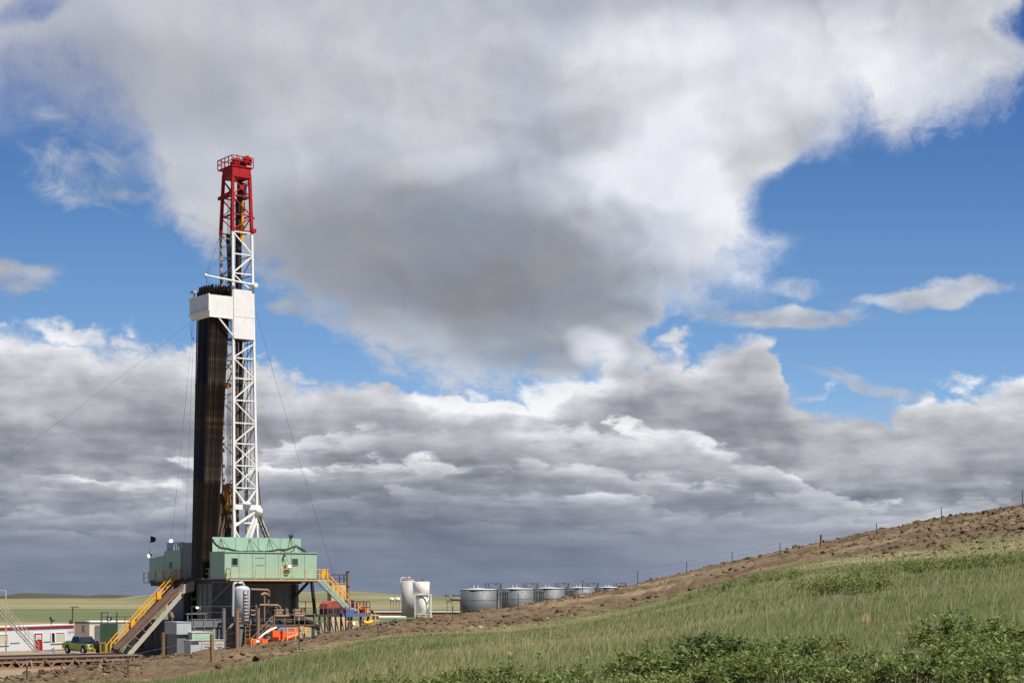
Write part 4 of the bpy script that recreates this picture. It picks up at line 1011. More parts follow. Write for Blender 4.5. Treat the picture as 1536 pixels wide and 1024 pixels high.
# slender boom across the mast
m = MB(); b0, b1 = on_b(309, 413, -.6), on_b(386.5, 428.5, -.35); m.tube([b0, b1], [.09, .12], 8); m.lathe((b0.x, b0.y, b0.z-.15), [(.12, 0), (.16, .15), (.1, .32)], 8); m.box((b1.x-.5, b1.y-.2, b1.z-.2), (b1.x-.1, b1.y+.3, b1.z+.25)); boom = rb(m, 'boom', M['white'], mast)
m = MB(); m.tube([b0, leg(345, 2)], .022, 4); m.tube([b0, on_b(331, 384, .8)], .018, 4); m.tube([b0, on_b(313, 428, -.6)], .018, 4); m.tube([b0+Vector((0, 0, 0)), on_b(309.5, 424, -.5), on_b(310, 436, -.4)], .018, 4); rb(m, 'boom_line', M['rope'], boom)

# ---------------------------------------------------------------- racking board
rk = rigthing('racking_board', 'white rust edged box platform round the tops of the racked drill pipe', 'racking board', -3, 0, 30)
c0 = on_b(314, 441, -.15); c1 = on_b(349, 442, -.15); aK = c0.x
bK = on_a(284.5, 452, aK).y
zT = c0.z; zM = on_b(314, 465, -.15).z; zB = on_b(316, 474.5, -.15).z
T_ = .07
m = MB(); m.box((aK, -.15, zB), (c1.x, -.15+T_, zT)); fw = rb(m, 'front_wall', M['white'], rk)
m = MB(); m.box((aK, -.15+T_, zM), (aK+T_, bK, zT)); sw_ = rb(m, 'side_wall', M['white'], rk)
m = MB()
m.hexa([(aK+.18, -.05, zB), (aK+.25, -.05, zB), (aK+.25, bK-.1, zB), (aK+.18, bK-.1, zB), (aK-.06, -.05, zM-.02), (aK, -.05, zM-.02), (aK, bK, zM-.02), (aK-.06, bK, zM-.02)])
rb(m, 'side_skirt', M['white'], rk)
m = MB(); m.beam((aK-.05, -.2, zT), (aK-.05, bK, zT), .12, .16); m.beam((aK-.08, -.2, zM), (aK-.08, bK, zM), .16, .14); m.beam((aK-.03, -.18, zM), (aK-.03, -.18, zT), .16, .1)
for s_ in (.35, .68): m.box((aK-.03, bK*s_-.04, zM), (aK, bK*s_+.04, zT))
m.beam((aK, -.19, zB), (c1.x, -.19, zB), .08, .08)
rb(m, 'edge_frame', M['rusty_white'], rk)
m = MB(); m.box((aK, bK-T_, zM), (c1.x, bK, zT)); rb(m, 'far_wall', M['white'], rk)
m = MB(); m.beam(on_b(327, 475, -.1), on_b(349, 503, -.1), .15); rb(m, 'brace', M['white'], rk)
m = MB(); p = on_a(290, 446, aK); m.beam((aK+.1, p.y, zT), (aK+.1, p.y, zT+.7), .12); m.box((aK-.15, p.y-.35, zT+.6), (aK+.3, p.y+.4, zT+.85)); rb(m, 'roller_bracket', M['ltgrey'], rk)
m = MB(); q = on_a(286, 484, aK); m.tube([q, q+Vector((0, -.1, -1.2)), q+Vector((0, -.5, -1.9)), q+Vector((0, -.9, -1.7))], .025, 5); rb(m, 'loose_line', M['rope'], rk)

# ---------------------------------------------------------------- racked drill pipe
def pipe_mesh(name, L, tip):
    m = MB(); m.tube([(0, 0, 0), (0, 0, L*.333-.3), (0, 0, L*.333-.25), (0, 0, L*.333+.25), (0, 0, L*.333+.3), (0, 0, L*.667-.3), (0, 0, L*.667-.25), (0, 0, L*.667+.25), (0, 0, L*.667+.3), (0, 0, L-.6), (0, 0, L-.55), (0, 0, L-.2), (0, 0, L)],
        [.066, .066, .085, .085, .066, .066, .085, .085, .066, .066, .088, .088, tip], 8)
    return m.build(name, M['pipe'])
pA0, pB0 = aK+.45, .25                        # nearest corner at the top
zP = FL+.06
LP = on_b(316, 430, .4).z - zP
protos = [pipe_mesh('drill_pipe', LP+d, .05) for d in (0, .35, -.3)]
for o in protos: tag(o, 'long black drill pipe standing upright in the packed stack on the rig floor', 'drill pipe', 'drill pipe racked on the rig floor')
tA = (on_b(345.5, 500, .25).x-pA0); tB = on_a(290.5, 500, aK).y-.4
bA0 = on_b(300.5, 850, .3).x; bA1 = on_b(322, 850, .3).x; bB1 = on_a(286.5, 850, bA0).y
cnt = 0; na, nb = 17, 23
for i in range(na):
    for j in range(nb):
        rowed = i < 2 or j < 2 or (cnt, (i*7+j*3) % 5 == 0)[1]
        cnt_skip = not (i < 2 or j < 2 or ((i*7+j*3) % 3 == 0))
        if cnt_skip: continue
        top = Vector((pA0+tA*(i+.5*(j % 2)*.6)/(na-.7), pB0+tB*j/(nb-1), 0)); bot = Vector((bA0+.1+(bA1-bA0)*i/(na-1), .35+(bB1-.35)*j/(nb-1), 0))
        top += Vector((rnd.uniform(-.03, .03), rnd.uniform(-.03, .03), 0)); bot += Vector((rnd.uniform(-.02, .02), rnd.uniform(-.02, .02), 0))
        k = rnd.randrange(3)
        o = protos[k] if not protos[k].get('used') else protos[k].copy()
        if o is not protos[k]: COL.objects.link(o)
        else: protos[k]['used'] = 1
        p, q = W(bot.x, bot.y, zP), W(top.x, top.y, zP+LP)
        o.location = p; o.rotation_mode = 'QUATERNION'; o.rotation_quaternion = (q-p).to_track_quat('Z', 'Y')
        cnt += 1
for o in bpy.data.objects:
    if 'used' in o: del o['used']

# ---------------------------------------------------------------- travelling gear
td = rigthing('travelling_block', 'orange brown travelling block and hook hanging low inside the mast', 'travelling block', 0, 1, 12)
m = MB(); bk = 1.2
pts = [(338, 727), (345, 724), (347, 740), (346, 752), (342, 757), (338, 752), (335, 740)]
m.plate([on_b(x, y, bk) for x, y in pts], (0, .5, 0)); rb(m, 'block', paint('orange_brown_block', (0.30, 0.12, 0.03), .5, var=.3, rust=.3), td)
m = MB(); m.plate([on_b(x, y, bk-.1) for x, y in ((339, 754), (343, 753), (344, 762), (341, 766), (338, 760))], (0, .35, 0)); rb(m, 'hook', M['yellow'], td)
m = MB(); a_ = on_b(332, 758, bk+.3); b_ = on_b(339, 770, bk+.3); m.box((a_.x, a_.y, b_.z), (b_.x, b_.y+.6, a_.z)); m.beam(on_b(344, 725, bk+.4), on_b(341, 806, bk+.4), .7, .5); m.beam(on_b(338, 772, bk), on_b(330, 806, bk), .2); m.beam(on_b(342, 772, bk), on_b(334, 806, bk), .15); m.beam(on_b(334, 740, bk+.6), on_b(328, 806, bk+.6), .45, .4)
rb(m, 'carriage', M['rust'], td)
m = MB(); bk = 1.0; td2 = rigthing('hanging_elevator', 'small orange sheave guard halfway up the mast beside the drill pipe', 'sheave guard', 0, 1, 25)
m.plate([on_b(x, y, bk) for x, y in ((333, 578), (336, 573.5), (341, 573), (346, 575), (346, 581), (338, 583), (334, 582.5))], (0, .5, 0)); rb(m, 'guard', paint('orange_guard', (0.55, 0.20, 0.03), .5, var=.2, rust=.2), td2)
m = MB(); m.beam(on_b(346, 578, bk), on_b(354, 578, bk), .12); m.beam(on_b(341, 574, bk), on_b(349, 556, .3), .08); rb(m, 'bracket', M['rust'], td2)

# ---------------------------------------------------------------- guy wires
def guy(label, pts, r=.02, on=None):
    m = MB(); P = [Vector(p) for p in pts]; a_, b_ = P[0], P[-1]; n = 14
    sag = (b_-a_).length*.012
    m.tube([a_.lerp(b_, i/n)-Vector((0, 0, sag*4*(i/n)*(1-i/n))) for i in range(n+1)], r, 4)
    m.v = [(x-b_.x, y-b_.y, z-b_.z) for x, y, z in m.v]
    tag(m.build('guy_wire', M['rope'], None, b_), label, 'guy wire', 'guy wires of the rig')
def wp(v): return W(v.x, v.y, v.z)
def PX(x, y, Y): return Vector(((x-CX)/F*Y, Y, CAMZ+(HY-y)/F*Y))
guy('thin guy wire slanting from the racking board down to the left edge of the photo', [wp(on_a(285, 484, aK)), PX(-70, 742, 168), ], .012)
guy('thin steep guy wire from the racking board to the roof of the shaded cabin', [wp(on_a(290, 482, aK)), wp(on_a(257, 812, aF+.6))], .011)
guy('thin near vertical wire just left of the racked drill pipe', [wp(on_a(291, 482, aK)), wp(on_a(277.5, 812, aF+.4))], .010)
guy('thin guy wire falling from the mast panel to the right behind the mint cabin', [wp(on_b(384.5, 470, .3)), wp(on_b(513, 900, 2.0))], .013)
# ================================================================ ramp, stairs, catwalk
def rthing(name, label, cat, at, group=None):
    """a thing of the yard that stands square to the rig; at = (a, b, c)"""
    return rigthing(name, label, cat, *at, group=group)
rt, rbm = on_b(284, 868, 3.2), on_b(179, 973, 3.2)
ramp = rthing('pipe_ramp', 'steep brown pipe ramp with beige side beam running up to the rig floor', 'pipe ramp', (rbm.x, 3.2, 0))
m = MB(); dv = Vector((0, 1.5, 0)); th = Vector((0, 0, -.35))
m.hexa([rbm+th, rbm+dv+th, rt+dv+th, rt+th, rbm, rbm+dv, rt+dv, rt]); m.beam(rbm+Vector((0, 0, .12)), rt+Vector((0, 0, .12)), .12, .25); m.beam(rbm+dv+Vector((0, 0, .12)), rt+dv+Vector((0, 0, .12)), .12, .25)
rb(m, 'slide', M['rust'], ramp)
s0, s1 = on_b(279, 883, 3.0), on_b(194, 981, 3.0)
m = MB(); m.beam(s0, s1, .25, .42); rb(m, 'side_beam', M['beige'], ramp)
m = MB()
for t_ in np.linspace(.08, .97, 9): m.beam(s1.lerp(s0, t_)+Vector((0, -.05, .1)), rbm.lerp(rt, t_)+Vector((0, -.05, 0)), .09)
m.beam(rbm.lerp(rt, .0)+Vector((0, -.06, -.2)), rt+Vector((0, -.06, -.2)), .1, .12)
rb(m, 'strut', M['ltrust'], ramp)
m = MB(); m.hexa([s0+Vector((-.6, -.3, -.5)), s0+Vector((.8, -.3, -.2)), s0+Vector((.8, .3, -.2)), s0+Vector((-.6, .3, -.5)), s0+Vector((-.3, -.3, .5)), s0+Vector((.9, -.3, .9)), s0+Vector((.9, .3, .9)), s0+Vector((-.3, .3, .5))]); rb(m, 'end_shoe', M['beige'], ramp)
st0, st1 = on_b(270, 869, 5.2), on_b(172, 974, 5.2)
vs = rthing('v_door_staircase', 'steep stair with bright yellow handrails beside the pipe ramp', 'staircase', (st1.x, 5.2, 0))
m = MB(); w_ = Vector((0, .85, 0))
for s_ in (Vector(), w_): m.beam(st1+s_, st0+s_, .08, .28)
rb(m, 'stringer', M['dark'], vs)
m = MB()
for t_ in np.linspace(.03, .97, 30): p = st1.lerp(st0, t_); m.box((p.x-.13, p.y, p.z-.02), (p.x+.13, p.y+.85, p.z+.02))
rb(m, 'tread', M['rust'], vs)
for s_ in (Vector((0, -.02, 0)), w_+Vector((0, .04, 0))):
    m = MB(); up = Vector((0, 0, 1.1)); a_, b_ = st1+s_, st0+s_
    m.beam(a_+up, b_+up, .09); m.beam(a_+up*.5, b_+up*.5, .08)
    for t_ in (0, .22, .44, .66, .88, 1): p = a_.lerp(b_, t_); m.beam(p, p+up, .09)
    m.beam(a_+up, a_+Vector((-.5, 0, .5)), .08); m.beam(a_+Vector((-.5, 0, .5)), a_+Vector((-.5, 0, -.6)), .08)
    rb(m, 'handrail', M['yellow'], vs)
for t_ in (.27, .67):
    p = st1.lerp(st0, t_); m = MB(); m.box((p.x-.35, p.y-.3, p.z+.35), (p.x+.15, p.y-.05, p.z+1.15)); rb(m, 'rail_box', M['yellow'], vs)
# catwalk along the ground
ca = rbm.x+.6; CZ = -.02
cw = rthing('catwalk', 'long low rusty steel catwalk of pipe decks reaching to the left edge', 'catwalk', (ca, 3, G))
m = MB(); m.box((ca-30, 2.5, CZ-.17), (ca, 5.0, CZ)); rb(m, 'deck', M['rust'], cw)
m = MB(); m.box((ca-30, 2.3, CZ-.5), (ca, 2.5, CZ+.04)); rb(m, 'edge_beam', M['black'], cw); m = MB(); m.box((ca-30, 2.7, G), (ca-.5, 4.8, CZ-.2)); rb(m, 'under_deck_shade', M['black'], cw)  # black box below the deck stands in for the shade there
for i in range(9):
    x = ca-1.2-i*3.2
    m = MB(); m.beam((x, 2.4, CZ-.4), (x-.9, 2.2, G), .16, .12); m.beam((x, 2.4, CZ-.4), (x+.9, 2.2, G), .16, .12); m.beam((x-.9, 2.2, G+.06), (x+.9, 2.2, G+.06), .12); m.beam((x+1.5, 2.42, CZ-.2), (x+1.5, 2.42, G), .22, .16); m.beam((x-.9, 2.2, G+.06), (x+1.5, 2.42, G+.06), .12)
    rb(m, 'leg', M['ltrust'], cw)
prk = rthing('pipe_rack', 'low trestle rack carrying brown pipes in front of the catwalk at lower left', 'pipe rack', (ca-6, -2, G))
RZ = -.36
for i in range(8):
    x = ca-1.2-i*3.1
    m = MB()
    for y in (-1.4, .6): m.beam((x-.8, y, G), (x-.1, y, RZ), .13, .11); m.beam((x+.8, y, G), (x+.1, y, RZ), .13, .11)
    m.beam((x, -1.7, RZ), (x, 1.6, RZ), .16)
    rb(m, 'trestle', M['ltrust'], prk)
m = MB(); m.beam((ca-28, -1.4, RZ-.16), (ca+1.5, -1.4, RZ-.16), .14, .2); rb(m, 'rail_beam', M['ltrust'], prk)
m = MB(); m.beam((ca-28, -1.9, G+.12), (ca-9, -1.9, G+.12), .25, .22); m.beam((ca-12, -1.9, G+.12), (ca-12, -1.4, RZ), .12); rb(m, 'ground_beam', M['ltrust'], prk)
pm = MB(); pm.tube([(-6, 0, 0), (6, 0, 0)], .10, 8)
base = pm.build('steel_pipe', M['rust'])
pl = [(-6, 1.4), (-6.4, 1.15), (-5.7, .9), (-6, .6), (-18.3, 1.3), (-18.6, 1.0), (-18.0, .6), (-6.1, 0.0), (-18.2, -.1), (-5.8, -.8), (-6.2, -.4), (-5.9, .3), (-18.1, .3), (-18.4, -.5), (-18.0, -.9)]
for i, (x, y) in enumerate(pl):
    o = base if i == 0 else base.copy()
    if i: COL.objects.link(o)
    o.location = W(ca+x, y, RZ+.18); o.rotation_euler.z = AL
    tag(o, 'long brown rusty pipe lying on the trestle rack in front of the catwalk', 'pipe', 'pipes lying on the trestle rack')
m = MB(); m.box((-9, -1.4, -.02), (9, 1.6, .03)); tag(m.build('clay_liner', M['salmon'], None, W(ca-15, -.9, G+.03), AL), 'flat orange clay liner lying on the ground under the pipe rack', 'ground liner')
m = MB()
for i in range(26):
    x = -14+i*.62+rnd.uniform(-.2, .2); y = rnd.uniform(-.5, .6); s_ = rnd.uniform(.15, .5); h_ = rnd.uniform(.12, .4)
    m.plate([(x-s_, y-s_*.6, 0), (x+s_, y-s_*.5, .02), (x+s_*.8, y+s_*.6, h_), (x-s_*.6, y+s_*.7, h_*.6)], (0, 0, .05))
tag(m.build('plastic_sheeting', M['concrete'], None, W(ca-5, 7.0, -.62), AL), 'crumpled scraps of white plastic sheeting strewn behind the catwalk deck', 'plastic sheet', kind='stuff')
# ================================================================ trailer and huts at far left
def facing(px, Y, yaw, name, label, cat, z=0.0, group=None):
    p = PX(px, HY, Y); return thing(name, label, cat, (p.x, p.y, z), yaw, group)
tr = facing(111, 200, math.radians(22), 'office_trailer', 'white office trailer with red roof band and red door at lower left', 'trailer')
tr.rotation_euler.y = math.radians(-1.6); tr.location.z = -.45
TL, TH = 12.5, 3.05
m = MB(); m.box((-TL, 0, .25), (0, 3.2, TH)); m.build('body', M['siding'], tr)
m = MB(); m.box((-TL-.05, -.06, TH-.36), (.05, 3.26, TH-.08)); m.build('roof_band', M['trailer_red'], tr)
m = MB(); m.box((-TL-.08, -.08, TH-.08), (.08, 3.3, TH+.06)); m.build('roof', M['siding'], tr)
m = MB(); m.box((-TL, -.02, 0), (0, 3.2, .25)); m.build('skirt', M['trailer_red'], tr)
def tx(px): return (px-111)/12.35
m = MB(); m.box((tx(56.5), -.08, .2), (tx(68.5), -.01, 2.25)); dr = m.build('door_frame', M['white'], tr)
m = MB(); m.box((tx(57.3), -.12, .22), (tx(67.6), -.08, 2.17)); d2 = m.build('door', M['trailer_red'], dr)
m = MB(); m.box((tx(58.8), -.15, 1.45), (tx(66), -.12, 2.0)); m.build('door_window', M['white'], dr)
m = MB(); m.box((tx(60.2), -.17, 1.52), (tx(65), -.15, 1.92)); m.build('pane', M['blind'], dr)
for x0, x1 in ((79.5, 99.5), (0.5, 22)):
    m = MB(); z0, z1 = .95, 2.25
    a_, b_ = tx(x0), tx(x1); f_ = .10
    for lo, hi in (((a_, z0), (b_, z0+f_)), ((a_, z1-f_), (b_, z1)), ((a_, z0+f_), (a_+f_, z1-f_)), ((b_-f_, z0+f_), (b_, z1-f_)), ((a_+.42, z0+f_), (a_+.55, z1-f_))): m.box((lo[0], -.09, lo[1]), (hi[0], -.01, hi[1]))
    wf = m.build('window', M['white'], tr)
    m = MB(); m.box((a_+f_, -.05, z0+f_), (a_+.42, -.01, z1-f_)); m.build('pane', M['glass'], wf)
    m = MB(); m.box((a_+.55, -.05, z0+f_), (b_-f_, -.01, z1-f_)); m.build('blind', M['blind'], wf)
m = MB()
for x0, x1 in ((23.5, 36.5), (68.8, 78.5), (100, 110)): m.box((tx(x0), -.04, 1.14), (tx(x1), -.01, 1.22))
m.build('trim_strip', M['grey'], tr)
m = MB()
for i, w_ in enumerate((.12, .08, .14, .1)): m.box((tx(103.5)+i*.16, -.02, 2.18), (tx(103.5)+i*.16+w_, -.005, 2.25))
m.box((tx(105), -.02, 2.0), (tx(107), -.005, 2.06)); m.build('lettering', M['trailer_red'], tr)
m = MB(); m.tube([(tx(82), 1, TH), (tx(82), 1, TH+.9)], .06, 6); m.tube([(tx(82)-.1, 1, TH+.9), (tx(82)+.1, .9, TH+.4)], .15, 6); m.tube([(tx(83), .9, TH+.35), (tx(87), .9, TH+.6)], .07, 6); m.build('roof_aerial', M['black'], tr)
m = MB(); m.lathe((tx(109.5), 1, TH), [(.22, 0), (.2, .35), (.08, .55)], 10); m.build('roof_vent', M['black'], tr)
# lamp pole behind the trailer
p = PX(109, HY, 215); lp_ = thing('lamp_pole', 'slim dark pole with a crossbar standing behind the red and white trailer', 'lamp pole', (p.x, p.y, 0))
MB().tube([(0, 0, 0), (0, 0, 4.5)], .09, 6).build('pole', M['rust'], lp_); MB().box((-.25, -.08, 4.38), (.75, .08, 4.52)).build('crossbar', M['ltrust'], lp_)
br_ = facing(111, 212, math.radians(12), 'brown_shed', 'plain brown shed wall behind the right end of the red and white trailer', 'shed')
MB().box((.1, 0, 0), (1.75, 3, 2.6)).build('wall', M['brown'], br_); MB().box((.05, -.05, 2.6), (1.8, 3.05, 2.68)).build('roof', M['dark'], br_)
m = MB(); 
for i in range(4): m.box((.95, -.04, 1.5+i*.22), (1.25, -.005, 1.56+i*.22))
m.build('vent_louver', M['dark'], br_)
cb = facing(130, 222, math.radians(8), 'cream_building', 'low cream building with a dark doorway behind the pickup and green tank', 'building')
MB().box((0, 0, 0), (13, 5, 2.45)).build('wall', M['cream'], cb); MB().box((-.1, -.1, 2.45), (13.1, 5.1, 2.56)).build('roof', M['white'], cb)
dd_ = MB().box((1.05, -.08, .1), (2.3, -.01, 2.05)).build('door', M['grey'], cb); MB().box((1.75, -.11, .3), (1.95, -.08, 1.7)).build('door_light', M['ltgrey'], dd_)
rw = facing(76, 190, math.radians(20), 'tarp_heap', 'grey heap under a tarpaulin leaning before the white trailer', 'tarp heap', -.5)
m = MB(); m.add([(-.45, -.2, 0), (.42, -.2, 0), (.42, .5, 0), (-.45, .5, 0), (-.05, 0, .45), (.38, 0, .85), (.38, .35, .8), (-.05, .35, .4), (.1, 0, .62)], [(0, 1, 5, 8, 4), (1, 2, 6, 5), (2, 3, 7, 6), (3, 0, 4, 7), (4, 8, 5, 6, 7)]); m.build('tarpaulin', M['grey'], rw)
# yard stair and yellow post at the far left
def up_stair(name, label, x0, y0, x1, y1, Y, mat, mat2, wid=.8, n=22):
    a_, b_ = PX(x0, y0, Y), PX(x1, y1, Y-1.5); o = thing(name, label, 'staircase', (b_.x, b_.y, 0))
    a_ = a_-Vector((b_.x, b_.y, 0)); b_ = b_-Vector((b_.x, b_.y, 0)); w_ = Vector((.15, wid, 0))
    m = MB(); m.beam(a_, b_, .06, .13); m.beam(a_+w_, b_+w_, .06, .13); m.build('stringer', mat, o)
    m = MB()
    for t_ in np.linspace(.02, .98, n): p = a_.lerp(b_, t_); m.beam(p, p+w_, .2, .04)
    m.build('tread', mat2, o)
    m = MB(); up = Vector((0, 0, 1.0))
    for s_ in (Vector(), w_):
        m.beam(a_+s_+up, b_+s_+up, .045); m.beam(a_+s_+up*.5, b_+s_+up*.5, .03)
        for t_ in np.linspace(0, 1, 6): p = a_.lerp(b_, t_)+s_; m.beam(p, p+up, .05)
    m.build('handrail', mat, o); return o
up_stair('yard_staircase', 'long tan steel stair slanting down across the white trailer', -22, 895, 53, 978, 186, M['beige'], M['ltrust'])
p = PX(9, HY, 187); gp = thing('gate_post', 'tall thin yellow steel post with a bar at the left edge', 'post', (p.x, p.y, 0))
MB().beam((0, 0, 0), (0, 0, 6.55), .12).build('post', M['tan'], gp); MB().beam((0, 0, 6.55), (-2.4, -.3, 6.6), .1).build('bar', M['ltgrey'], gp)
# ================================================================ pickup
pk = thing('pickup_truck', 'lime green pickup with dark blue cab parked by the trailer', 'pickup')
p = PX(124.5, HY, 189); pk.location = (p.x, p.y, -.36); pk.rotation_euler.z = math.radians(-48)
def prism(mb, prof, y0, y1): mb.plate([(x, y0, z) for x, z in prof], (0, y1-y0, 0)); return mb
m = prism(MB(), [(-2.9, .62), (-2.9, 1.18), (-1.0, 1.22), (-.95, 1.18), (1.35, 1.14), (2.75, 1.08), (2.86, .95), (2.88, .55), (2.3, .48), (-2.5, .5)], -.98, .98)
m.build('body', M['lime'], pk)
m = MB(); c = [(-1.0, 1.2), (-.82, 1.86), (.55, 1.88), (1.30, 1.18)]
m.hexa([(-1.0, -.93, 1.16), (1.32, -.93, 1.14), (1.32, .93, 1.14), (-1.0, .93, 1.16), (-.82, -.76, 1.9), (.52, -.76, 1.9), (.52, .76, 1.9), (-.82, .76, 1.9)]); m.build('cab', M['navy'], pk)
m = MB(); m.hexa([(1.25, -.92, 1.12), (2.72, -.86, 1.06), (2.72, .86, 1.06), (1.25, .92, 1.12), (1.25, -.88, 1.22), (2.6, -.78, 1.14), (2.6, .78, 1.14), (1.25, .88, 1.22)]); m.build('bonnet', M['navy'], pk)
m = MB(); m.hexa([(.72, -.70, 1.78), (1.26, -.82, 1.24), (1.26, .82, 1.24), (.72, .70, 1.78), (.76, -.70, 1.82), (1.31, -.82, 1.27), (1.31, .82, 1.27), (.76, .70, 1.82)]); m.build('windscreen', M['glass'], pk)
for s_ in (-1, 1):
    m = MB(); y0 = .865*s_
    m.hexa([(-.82, y0, 1.27), (.95, y0, 1.27), (.95, y0+.06*s_, 1.27), (-.82, y0+.06*s_, 1.27), (-.74, .80*s_, 1.76), (.5, .80*s_, 1.76), (.5, .84*s_, 1.76), (-.74, .84*s_, 1.76)]); m.build('side_window', M['glass'], pk)
    m = MB(); m.box((2.78, .55*s_-.2, .80), (2.9, .55*s_+.2, 1.04)); m.build('headlight', M['chrome'], pk)
    m = MB(); m.box((1.05, (.98 if s_ > 0 else -1.2), 1.2), (1.2, (1.2 if s_ > 0 else -.98), 1.42)); m.build('mirror', M['black'], pk)
    for x in (-1.75, 1.85):
        m = MB(); n = 18; y_ = .80*s_; y1_ = 1.0*s_
        m.tube([(x, y_-.04*s_, .42), (x, y1_, .42)], .42, n); ty = m.build('wheel', M['rubber'], pk)
        MB().tube([(x, y1_-.02*s_, .42), (x, y1_+.02*s_, .42)], .24, 12).build('rim', M['chrome'], ty)
        m = MB(); m.tube([(x, .955*s_, .5), (x, .99*s_, .5)], .52, 18); m.build('wheel_arch', M['black'], pk)
m = MB(); m.box((2.84, -.42, .70), (2.92, .42, 1.02)); g_ = m.build('grille', M['lime'], pk)
m = MB(); m.box((2.86, -.5, 1.02), (2.95, .5, 1.08)); m.box((2.86, -.42, .84), (2.95, .42, .89)); m.build('grille_bar', M['chrome'], pk)
MB().box((2.8, -.98, .42), (3.0, .98, .66)).build('bumper', M['chrome'], pk)
m = MB(); m.box((-2.75, -.8, 1.1), (-1.1, .8, 1.235)); m.build('cargo_bed', M['black'], pk)
# ================================================================ green tank by the ramp
gt = facing(150, 186, math.radians(10), 'dark_green_tank', 'dark green upright tank box with a light on top left of the yellow stair', 'tank', -.7)
MB().box((0, 0, 0), (1.85, 2, 3.7)).build('tank_body', M['dkgreen'], gt); MB().box((1.86, .2, 0), (3.6, 2, 3.55)).build('tank_annex', M['green'], gt)
m = MB()
for x, y in ((.1, .1), (.8, .1), (1.7, .1), (.1, 1.9), (1.7, 1.9)): m.beam((x, y, 3.7), (x, y, 4.85), .07)
m.beam((.1, .1, 4.85), (.9, .1, 4.85), .07); m.beam((.1, .1, 4.4), (3.4, .1, 4.4), .06); m.beam((.1, .1, 4.85), (.1, 1.9, 4.85), .07); m.beam((2.6, .3, 3.5), (2.6, .1, 4.4), .06); m.build('top_rail', M['dark'], gt)
m = MB(); m.lathe((.95, .2, 3.95), [(.15, 0), (.3, .12), (.28, .42), (.1, .5)], 10); lm = m.build('floodlight', M['black'], gt); MB().box((.82, -.12, 4.05), (1.06, -.06, 4.27)).build('lamp_glass', M['ltgrey'], lm)
for i, (px, lab, Y) in enumerate(((154.5, 'small yellow guard rail in front of the dark green tank', 183), (138.5, 'low yellow guard frame in front of the green pickup', 182))):
    p = PX(px, HY, Y); o = thing('guard_rail', lab, 'guard rail', (p.x, p.y, -1.2), 0)
    m = MB(); h_ = (2.2, 1.6)[i]; k_ = (.28, .25)[i]; m.beam((-k_, 0, 0), (-k_, 0, h_), .09); m.beam((k_, 0, 0), (k_, 0, h_), .1); m.beam((-k_, 0, h_), (k_, 0, h_), .07); m.beam((-k_, 0, h_*.55), (k_, 0, h_*.55), .06); m.beam((-k_, 0, .03), (k_, 0, .03), .06); m.build('frame', M['yellow'], o)
    MB().box((-k_-.5*i, -.3, 0), (k_+.5*i, .3, .06)).build('foot', M['yellow'], o)
# ================================================================ boxes at the foot of the rig
def block(name, label, cat, x_corner, x_left, x_right, ytop, b, mat, z0=G, mat2=None, part='body', lid=True):
    """box square to the rig: near corner, left face to x_left, front face to x_right"""
    c = on_b(x_corner, ytop, b); e = on_b(x_right, ytop, b); l = on_a(x_left, ytop, c.x)
    o = rthing(name, label, cat, (c.x, b, z0))
    rb(MB().box((c.x, b, z0), (e.x, l.y, c.z)), part, mat, o)
    if lid: rb(MB().box((c.x-.05, b-.05, c.z), (e.x+.05, l.y+.05, c.z+.06)), 'lid', mat2 or mat, o)
    return o, c, e, l
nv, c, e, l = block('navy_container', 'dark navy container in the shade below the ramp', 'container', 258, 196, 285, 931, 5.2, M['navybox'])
m = MB(); m.box((c.x-.05, l.y-1.0, .3), (c.x, l.y-.1, 2.6)); rb(m, 'door', M['grey'], nv)
p_ = on_a(229, 958, c.x); q_ = on_a(222, 950, c.x); m = MB(); m.box((c.x-.04, p_.y, 1.0), (c.x, p_.y+.55, 2.2)); rb(m, 'opening', M['black'], nv)
p_ = on_a(236, 936, c.x); m = MB(); m.beam((c.x-.1, p_.y, p_.z), (c.x-.1, p_.y+.3, p_.z-.25), .1); m.beam((c.x-.1, p_.y, p_.z), (c.x-.1, p_.y-.2, p_.z+.05), .08); rb(m, 'bracket', M['ltgrey'], nv)
p_ = on_a(213, 967, c.x); fe = rthing('fire_extinguisher', 'small red fire extinguisher hanging on the dark container', 'fire extinguisher', (c.x-.2, p_.y, p_.z-.3))
m = MB(); m.lathe((c.x-.2, p_.y, p_.z-.3), [(.11, 0), (.12, .45), (.05, .58)], 10); rb(m, 'cylinder', M['red'], fe); m = MB(); m.box((c.x-.27, p_.y-.05, p_.z+.26), (c.x-.13, p_.y+.05, p_.z+.36)); m.tube([(c.x-.2, p_.y-.1, p_.z-.22), (c.x-.2, p_.y-.12, p_.z+.1), (c.x-.2, p_.y, p_.z+.3)], .025, 5); rb(m, 'valve', M['black'], fe)
gb, c, e, l = block('grey_cabinet', 'grey steel cabinet with overhanging top box at the foot of the rig', 'cabinet', 265, 247, 287, 933, -8.6, M['ltgrey'], z0=2.15, part='top_box')
rb(MB().box((c.x+.12, -8.4, G), (e.x-.05, l.y-.3, 2.12)), 'lower_body', M['grey'], gb)
p_ = on_b(258.5, 932, -7.5); m = MB(); m.tube([(p_.x, p_.y, 3.2), (p_.x, p_.y, p_.z+.6)], .06, 6); sg = rthing('warning_board', 'small tilted brown board on a stick above the grey cabinet', 'board', (p_.x, p_.y, 3.2)); rb(m, 'stick', M['ltrust'], sg)
